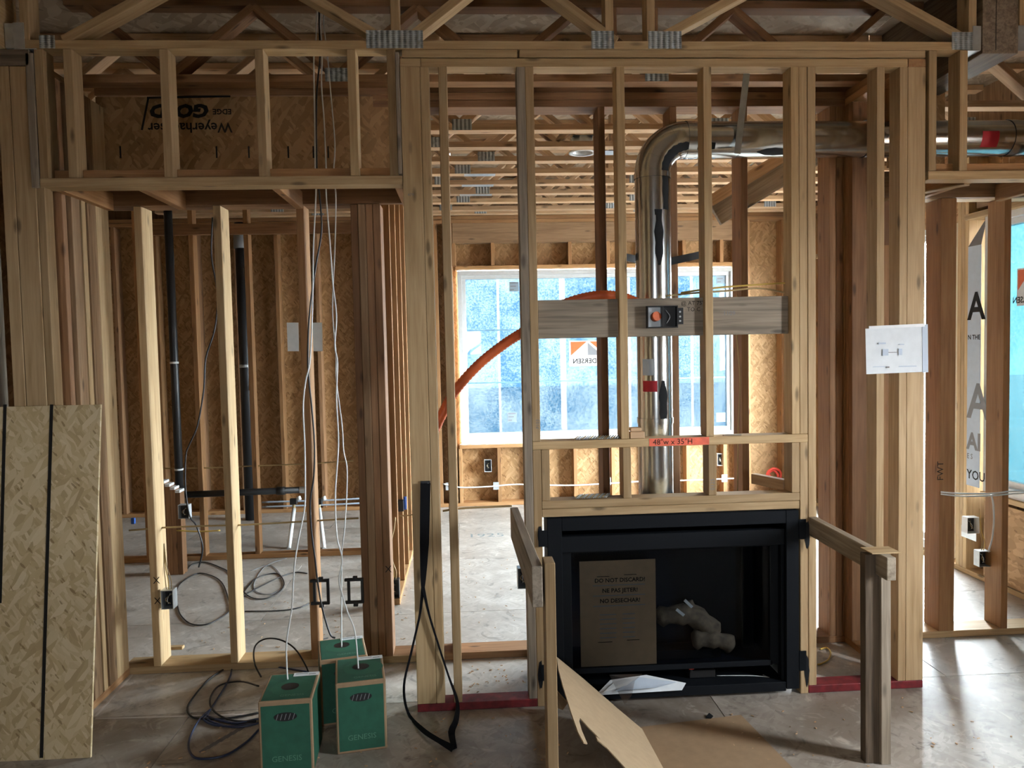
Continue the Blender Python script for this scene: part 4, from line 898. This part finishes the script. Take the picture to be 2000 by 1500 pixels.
# orange corrugated conduit
def ribbed(par,name,pts,r,mat):
    P = smooth(pts,16); n = len(P); return mk(name,tubemesh([p-P[0] for p in P],[r*(1.06 if i%2 else .93) for i in range(n)],12),mat,par,P[0])
oc = tagm(ribbed(None,'corrugated_conduit',[aY(848,842,3.78),aY(868,800,3.78),aY(890,762,3.78),aY(935,712,3.76),aY(985,672,3.74),aY(1030,643,3.70),aY(1090,600,3.66),aY(1150,580,3.64),aY(1200,578,3.64),aY(1240,590,3.62),aY(1262,612,3.60),aY(1272,620,3.575)],.024,'orange'),'orange corrugated conduit arching behind the chase studs to the media box','conduit')
for i,(a,lab) in enumerate((([(1330,572),(1400,562),(1480,556),(1530,553),(1550,555)],'upper yellow cable running over the backing board to the right studs'),([(1300,578),(1360,572),(1420,568),(1480,563),(1525,570),(1545,578)],'lower brownish cable running over the backing board to the right studs'))):
    tagm(tube(None,'power_cable',[aY(*p,Y0+.074+.006*i) for p in a],.0045,('yellow','tan')[i],7,6),lab,'cable','cables over the backing board')
tagm(tube(None,'power_cable',[aY(1440,575,YB-.02),aY(1438,640,YB-.02),aY(1445,740,YB-.02),aY(1442,830,YB-.02),aY(1440,960,YB-.02)],.004,'tan',6,6),'tan cable stapled down the brown stud behind the chase','cable','cables over the backing board')
# small things on the opening header and sill
for n_,(px0,px1,py,Yq,lab) in enumerate(((1120,1210,860,Y0+.02,'strip of collated nails lying on the opening header'),(1122,1186,970,Y0+.03,'strip of collated nails lying on the opening sill'))):
    a, b = aY(px0,py,Yq).x, aY(px1,py,Yq).x; z = 1.2415 if n_ == 0 else .9655
    ns = E('nail_strip',((a+b)/2,Yq,z),lab,'nails','nail strips')
    n = 18
    for k in range(n): x = a+(b-a)*k/n; BD(ns,'nail',(x,Yq-.012,z+.004),(x+.03,Yq+.05,z+.010),.0045,.0045,(1,0,0),'galv' if k%3 else 'tan')
    B(ns,'collation_strip',a,b,Yq+.01,Yq+.016,z+.0005,z+.004,'paper')
wb2 = E('wood_offcut',aY(1244,852,Y0+.03),'small pale wood offcut blocks on the opening header','wood scrap')
x = aY(1232,852,Y0).x; B(wb2,'block',x,x+.068,Y0+.01,Y0+.05,1.2415,1.272,'chord'); B(wb2,'block',x+.004,x+.055,Y0+.02,Y0+.06,1.2725,1.29,'chord')
x = aY(1415,852,Y0).x; tagm(B(None,'wood_shim',x,x+.085,Y0+.01,Y0+.03,1.2415,1.247,'grey'),'thin grey shim lying on the opening header','wood scrap')
# scraps on the floor behind
q = aZ(318,1287,.0); tagm(B(None,'wood_offcut',q.x,q.x+.10,q.y+.02,q.y+.055,.0385,.055,'pale'),'short wood offcut on the left niche plate','wood scrap')
# =================================================================== PAPERS PINNED UP
def sheet_paper(name, pts, label, lines, thick=.0008):
    e = E(name,sum(pts,Vector())/4,label,'paper','pinned papers'); quad(e,'sheet',*pts,'paper',thick)
    return e
yp = Y0-.003
pp = sheet_paper('posted_drawing',[aY(1690,642,yp),aY(1811,634,yp),aY(1812,726,yp-.004),aY(1692,731,yp-.004)],'white drawing in a plastic sleeve pinned on the right chase studs',0)
quad(pp,'sleeve_edge',aY(1801,634,yp-.002),aY(1812,633,yp-.002),aY(1813,727,yp-.006),aY(1802,728,yp-.006),'wrap',.0006)
quad(pp,'sleeve_top',aY(1697,637,yp-.002),aY(1806,632,yp-.002),aY(1806,638,yp-.003),aY(1697,643,yp-.003),'white',.0006)
def pr(px0,px1,py,h,mat):
    a, b = aY(px0,py,yp-.0075), aY(px1,py,yp-.0075); B(pp,'print',a.x,b.x,yp-.0082,yp-.0072,a.z-h,a.z,mat)
for a in ((1724,1735,682,.030,'wrap'),(1755,1762,681,.030,'wrap'),(1735,1752,688,.002,'ink'),(1730,1738,731,.001,'ink'),(1705,1728,716,.003,'wrap'),(1731,1737,716,.006,'greyink'),(1756,1790,715,.004,'wrap'),(1716,1730,669,.008,'wrap'),(1757,1766,672,.004,'wrap')): pr(*a)
for i,(x0_,x1_,lab) in enumerate(((560,583,'left white sheet pinned in the plumbing room'),(606,629,'right white sheet pinned in the plumbing room'))):
    Yp = YM-.004; sheet_paper('pinned_sheet',[aY(x0_,630,Yp),aY(x1_,630,Yp),aY(x1_+1,686,Yp),aY(x0_+2,686,Yp)],lab,0)

# =================================================================== PLUMBING AND ROUGH WIRING BEHIND
ds = E('drain_stack',(aZ(378,1084).x,YM+.045,0),'black drain stack rising in the plumbing room with a side branch','pipe')
xs_ = aZ(378,1084).x; ysk = YM-.05
cyl(ds,'stack',(xs_,ysk,0),(xs_,ysk,2.92),.031,'black',16)
zb = aY(500,962,ysk).z; xe = aY(588,957,ysk).x
cyl(ds,'branch',(xs_,ysk,zb),(xe,ysk,zb+.01),.026,'black',14)
for t in (.0,.42,.83): x = xs_+(xe-xs_)*t; cyl(ds,'coupling',(x-.03,ysk,zb+.01*t),(x+.035,ysk,zb+.01*t),.033,'black',14)
tube(ds,'elbow',[(xe-.01,ysk,zb+.01),(xe+.04,ysk,zb+.012),(xe+.07,ysk,zb+.04),(xe+.075,ysk,zb+.07)],.027,'galv',12)
cyl(ds,'hub',(xs_,ysk,zb-.07),(xs_,ysk,zb+.07),.038,'black',16)
for z in (.75,1.6): cyl(ds,'clip',(xs_,ysk,z*1.0),(xs_,ysk,z+.015),.0335,'white',16)
d2 = E('vent_riser',(-1.9,7.75,0),'black insulated riser standing further back in the plumbing room','pipe')
x2 = aY(474,650,7.72).x; cyl(d2,'riser',(x2,7.78,0),(x2,7.78,2.95),.058,'black',18); cyl(d2,'band',(x2,7.78,aY(474,718,7.72).z),(x2,7.78,aY(474,712,7.72).z),.061,'galv',18); cyl(d2,'collar',(x2,7.78,2.7),(x2,7.78,2.86),.07,'greyink',18)
tube(d2,'hose',[(x2+.05,7.70,2.5),(x2+.09,7.68,2.0),(x2+.07,7.69,1.6),(x2+.05,7.71,1.3)],.012,'black',8)
for n_,(px,lab) in enumerate(((574,'water stub with a white drop pipe left in the plumbing room'),(623,'water stub with a white drop pipe right in the plumbing room'))):
    v_ = E('water_stub',aZ(px,1070),lab,'pipe','water stubs'); a = aY(px,980,6.9); f_ = aZ(px-10+20*n_,1072)
    cyl(v_,'drop_pipe',(a.x,a.y,a.z-.06),(f_.x,f_.y,0),.018,'white',10); B(v_,'valve_body',a.x-.03,a.x+.03,a.y-.03,a.y+.02,a.z-.02,a.z+.03,'black'); cyl(v_,'valve_neck',(a.x,a.y-.005,a.z-.07),(a.x,a.y-.005,a.z-.01),.014,'tan',10); cyl(v_,'stub_cap',(a.x+.03,a.y,a.z+.025),(a.x+.06,a.y,a.z+.035),.018,'white',10)
for k,(py,lab) in enumerate(((977,'upper thin grey supply line in the plumbing room'),(986,'lower thin grey supply line in the plumbing room'))): tagm(tube(None,'supply_line',[aY(512,py+4,7.0),aY(575,py+2,7.0),aY(640,py,7.0),aY(700,py-3,7.0),(-.47-DS+.01,7.05,aY(700,py-3,7.0).z)],.008,'wrap',8,4),lab,'pipe','supply lines')
def wirerun(pts, Y, r, mat, label): tagm(tube(None,'power_cable',[aY(*p,Y) for p in pts],r,mat,6,5),label,'cable','stapled power cables')
wirerun([(252,1036),(330,1030),(440,1026),(480,1025),(600,1018),(700,1012)],YB+.09,.005,'tan','tan cable strung low through the left niche studs')
wirerun([(318,915),(400,914),(500,910),(600,906),(690,900)],YM+.04,.006,'tan','tan cable strung through the plumbing room studs at mid height')
wirerun([(345,1036),(390,1038),(430,1036)],5.9,.006,'yellow','short yellow cable beside the drain stack')
wirerun([(415,425),(413,500),(424,570),(420,640),(402,700),(398,760),(386,830),(370,868),(363,890),(362,950),(370,1006),(384,1028),(396,1070),(388,1108)],5.6,.006,'black','thin black cable drooping in front of the drain stack')
wirerun([(865,998),(900,993),(960,990),(1000,988)],YB+.06,.006,'tan','tan cable strung low across the chase back wall')
wirerun([(865,945),(900,952),(960,950),(1010,946),(1110,948),(1190,944),(1260,940),(1345,938),(1440,934)],YF-.004,.008,'whitecable','white cable stapled along the far wall below the window')
for px,py in ((969,949),(1188,940),(1415,934),(876,950)): c = aY(px,py,YF-.002); panel(wk,'stud_guard',c.x-.03,c.x+.03,YF-.0025,YF-.0005,c.z-.04,c.z+.04,'galv')
wirerun([(765,1120),(762,1090),(764,1060),(770,1030),(772,1010)],YV-.012,.004,'tan','tan cable dropping to the black box near the chase corner')
wirerun([(780,1008),(800,1006),(822,1002)],YB+.16,.004,'tan','short tan cable end left of the chase corner post')
wirerun([(1838,961),(1880,964),(1935,964),(1970,960),(2010,958)],YB-.006,.005,'whitecable','upper white cable strung across the right niche studs')
wirerun([(1838,965),(1880,969),(1936,968),(1970,965),(2010,962)],YB-.006,.005,'whitecable','lower white cable strung across the right niche studs')
wirerun([(1936,966),(1940,985),(1941,1020),(1937,1055),(1930,1078)],YB-.004,.005,'whitecable','white cable dropping to the steel box on the right niche stud')
wirerun([(1842,1050),(1852,1056),(1862,1062)],5.41,.008,'whitecable','short white cable end by the right corner studs')
lp = [(1602,1268),(1615,1265),(1622,1275),(1618,1288),(1605,1296),(1597,1298)]
floorloop('power_cable',lp,.0045,'yellow','yellow cable loop on the chase floor right of the fireplace')
B(we,'strap_plate',XR-.003,XR-.001,5.06,5.22,.26,.34,'galv')
# blue data module on the divider stud
bd = E('data_module',aY(785,985,5.38),'small blue and black module on a far stud left of the chase','module'); c = aY(785,985,5.38); B(bd,'case',c.x-.045,c.x+.012,5.375,5.414,c.z-.05,c.z+.03,'black'); B(bd,'tab',c.x+.012,c.x+.03,5.38,5.41,c.z-.04,c.z+.05,'blue')
b2_ = aY(259,1018,5.2); B(wl,'blue_cap',b2_.x-.012,b2_.x+.012,5.2,5.22,b2_.z-.02,b2_.z+.02,'blue')
# stepped planks with white tops by the drain stack
sp_ = E('plank_stack',aZ(340,1075),'stepped plank offcuts with white edges behind the left niche stud','wood scrap')
for k in range(4):
    c = aY(312+10*k,945+6*k,5.9); B(sp_,'plank',c.x,c.x+.036,5.9,5.99,0.0 if k<3 else .0,c.z,'brown'); B(sp_,'white_cap',c.x,c.x+.036,5.895,5.992,c.z+.0005,c.z+.02,'white')
# red cord on the far corner
rc = tagm(tube(None,'extension_cord',[aY(1497,938,YF-.02),aY(1500,922,YF-.02),aY(1512,915,YF-.03),aY(1524,922,YF-.02),aY(1522,938,YF-.015),aY(1508,942,YF-.03),aY(1498,930,YF-.02),aY(1510,918,YF-.015),aY(1520,930,YF-.03),aY(1510,940,YF-.02),aY(1503,928,YF-.02)],.014,'redcable',8,6),'red extension cord bunched in the far corner right of the window','cord')
wp = aY(1487,948,Y0+.2); tagm(BD(None,'pale_board',(wp.x,Y0+.30,.985),(aY(1535,958,Y0+.1).x,Y0+.095,.985),.05,.037,(0,0,1),'chord'),'short pale board end resting behind the opening sill','wood scrap')
# spray blots and pencil marks on the framing
def blot(par,px,py,rx,rz,Y,seed):
    rnd = random.Random(seed); c = aY(px,py,Y); n = 16
    P_ = [Vector((c.x+rx*math.cos(2*math.pi*k/n)*rnd.uniform(.8,1.1),Y,c.z+rz*math.sin(2*math.pi*k/n)*rnd.uniform(.85,1.1))) for k in range(n)]
    polymesh((P_,[tuple(range(n))]),.0008,'spray',par,'spray_mark')
blot(wf,1577,1045,.013,.07,Y0-.0015,1); blot(wf,1576,1310,.012,.075,Y0-.0015,2); blot(wf,1055,1046,.012,.045,Y0-.0015,3); blot(wf,1056,1318,.013,.07,Y0-.0015,4)
for px,py in ((299,1140),(301,1180),(752,1118)): text(wn,'pencil_mark','X',aY(px,py,YB-.0062),.05,'ink')
# litter on the floor
rnd = random.Random(5); bmz = bmesh.new()
for k in range(260):
    reg = rnd.choice(((-.6,.3,4.4,6.),(-1.6,-.5,4.3,5.2),(1.0,2.3,2.6,3.4),(-1.4,.4,2.9,3.45),(-.1,.3,3.6,4.05)))
    x, y, a, l, w = rnd.uniform(reg[0],reg[1]), rnd.uniform(reg[2],reg[3]), rnd.uniform(0,6.3), rnd.uniform(.004,.016), rnd.uniform(.002,.006)
    m4 = Matrix.Translation((x,y,.003)) @ Matrix.Rotation(a,4,'Z') @ Matrix.Rotation(rnd.uniform(-.3,.3),4,'Y') @ Matrix.Diagonal((l,w,.003,1))
    bmesh.ops.create_cube(bmz,size=1.,matrix=m4)
me = bpy.data.meshes.new('litter'); bmz.to_mesh(me); bmz.free()
tagm(mk('sawdust_litter',me,'chord',None),'wood chips and sawdust scattered over the subfloor','litter',None,'stuff')
tagm(polymesh(([aZ(1378,1400,.006),aZ(1385,1392,.012),aZ(1393,1398,.01),aZ(1388,1404,.004)],[(0,1,2,3)]),.003,'spray',None,'black_scrap'),'tiny black scrap on the cardboard before the fireplace','scrap')
# sky portals in the openings
def portal(name, loc, rot, sx, sy):
    l = bpy.data.lights.new(name,'AREA'); l.shape = 'RECTANGLE'; l.size = sx; l.size_y = sy; l.cycles.is_portal = True
    o = bpy.data.objects.new(name,l); COL.objects.link(o); o.location = loc; o.rotation_euler = rot
hp = math.pi/2
portal('sky_portal',(XR+.2,(PDY0+W3Y1)/2,1.28),(0,hp,0),2.45,W3Y1-PDY0)
portal('sky_portal',(XR+.2,(W2Y0+W2Y1)/2,1.56),(0,hp,0),1.9,W2Y1-W2Y0)
portal('sky_portal',(XR+.2,(GY0+GY1)/2,1.675),(0,hp,0),1.15,GY1-GY0)
portal('sky_portal',((WX0+WX1)/2,YF+.25,(WZ0+WZ1)/2),(-hp,0,0),WX1-WX0,WZ1-WZ0)
portal('sky_portal',(.2,-3.75,1.8),(hp,0,0),.4,.6)
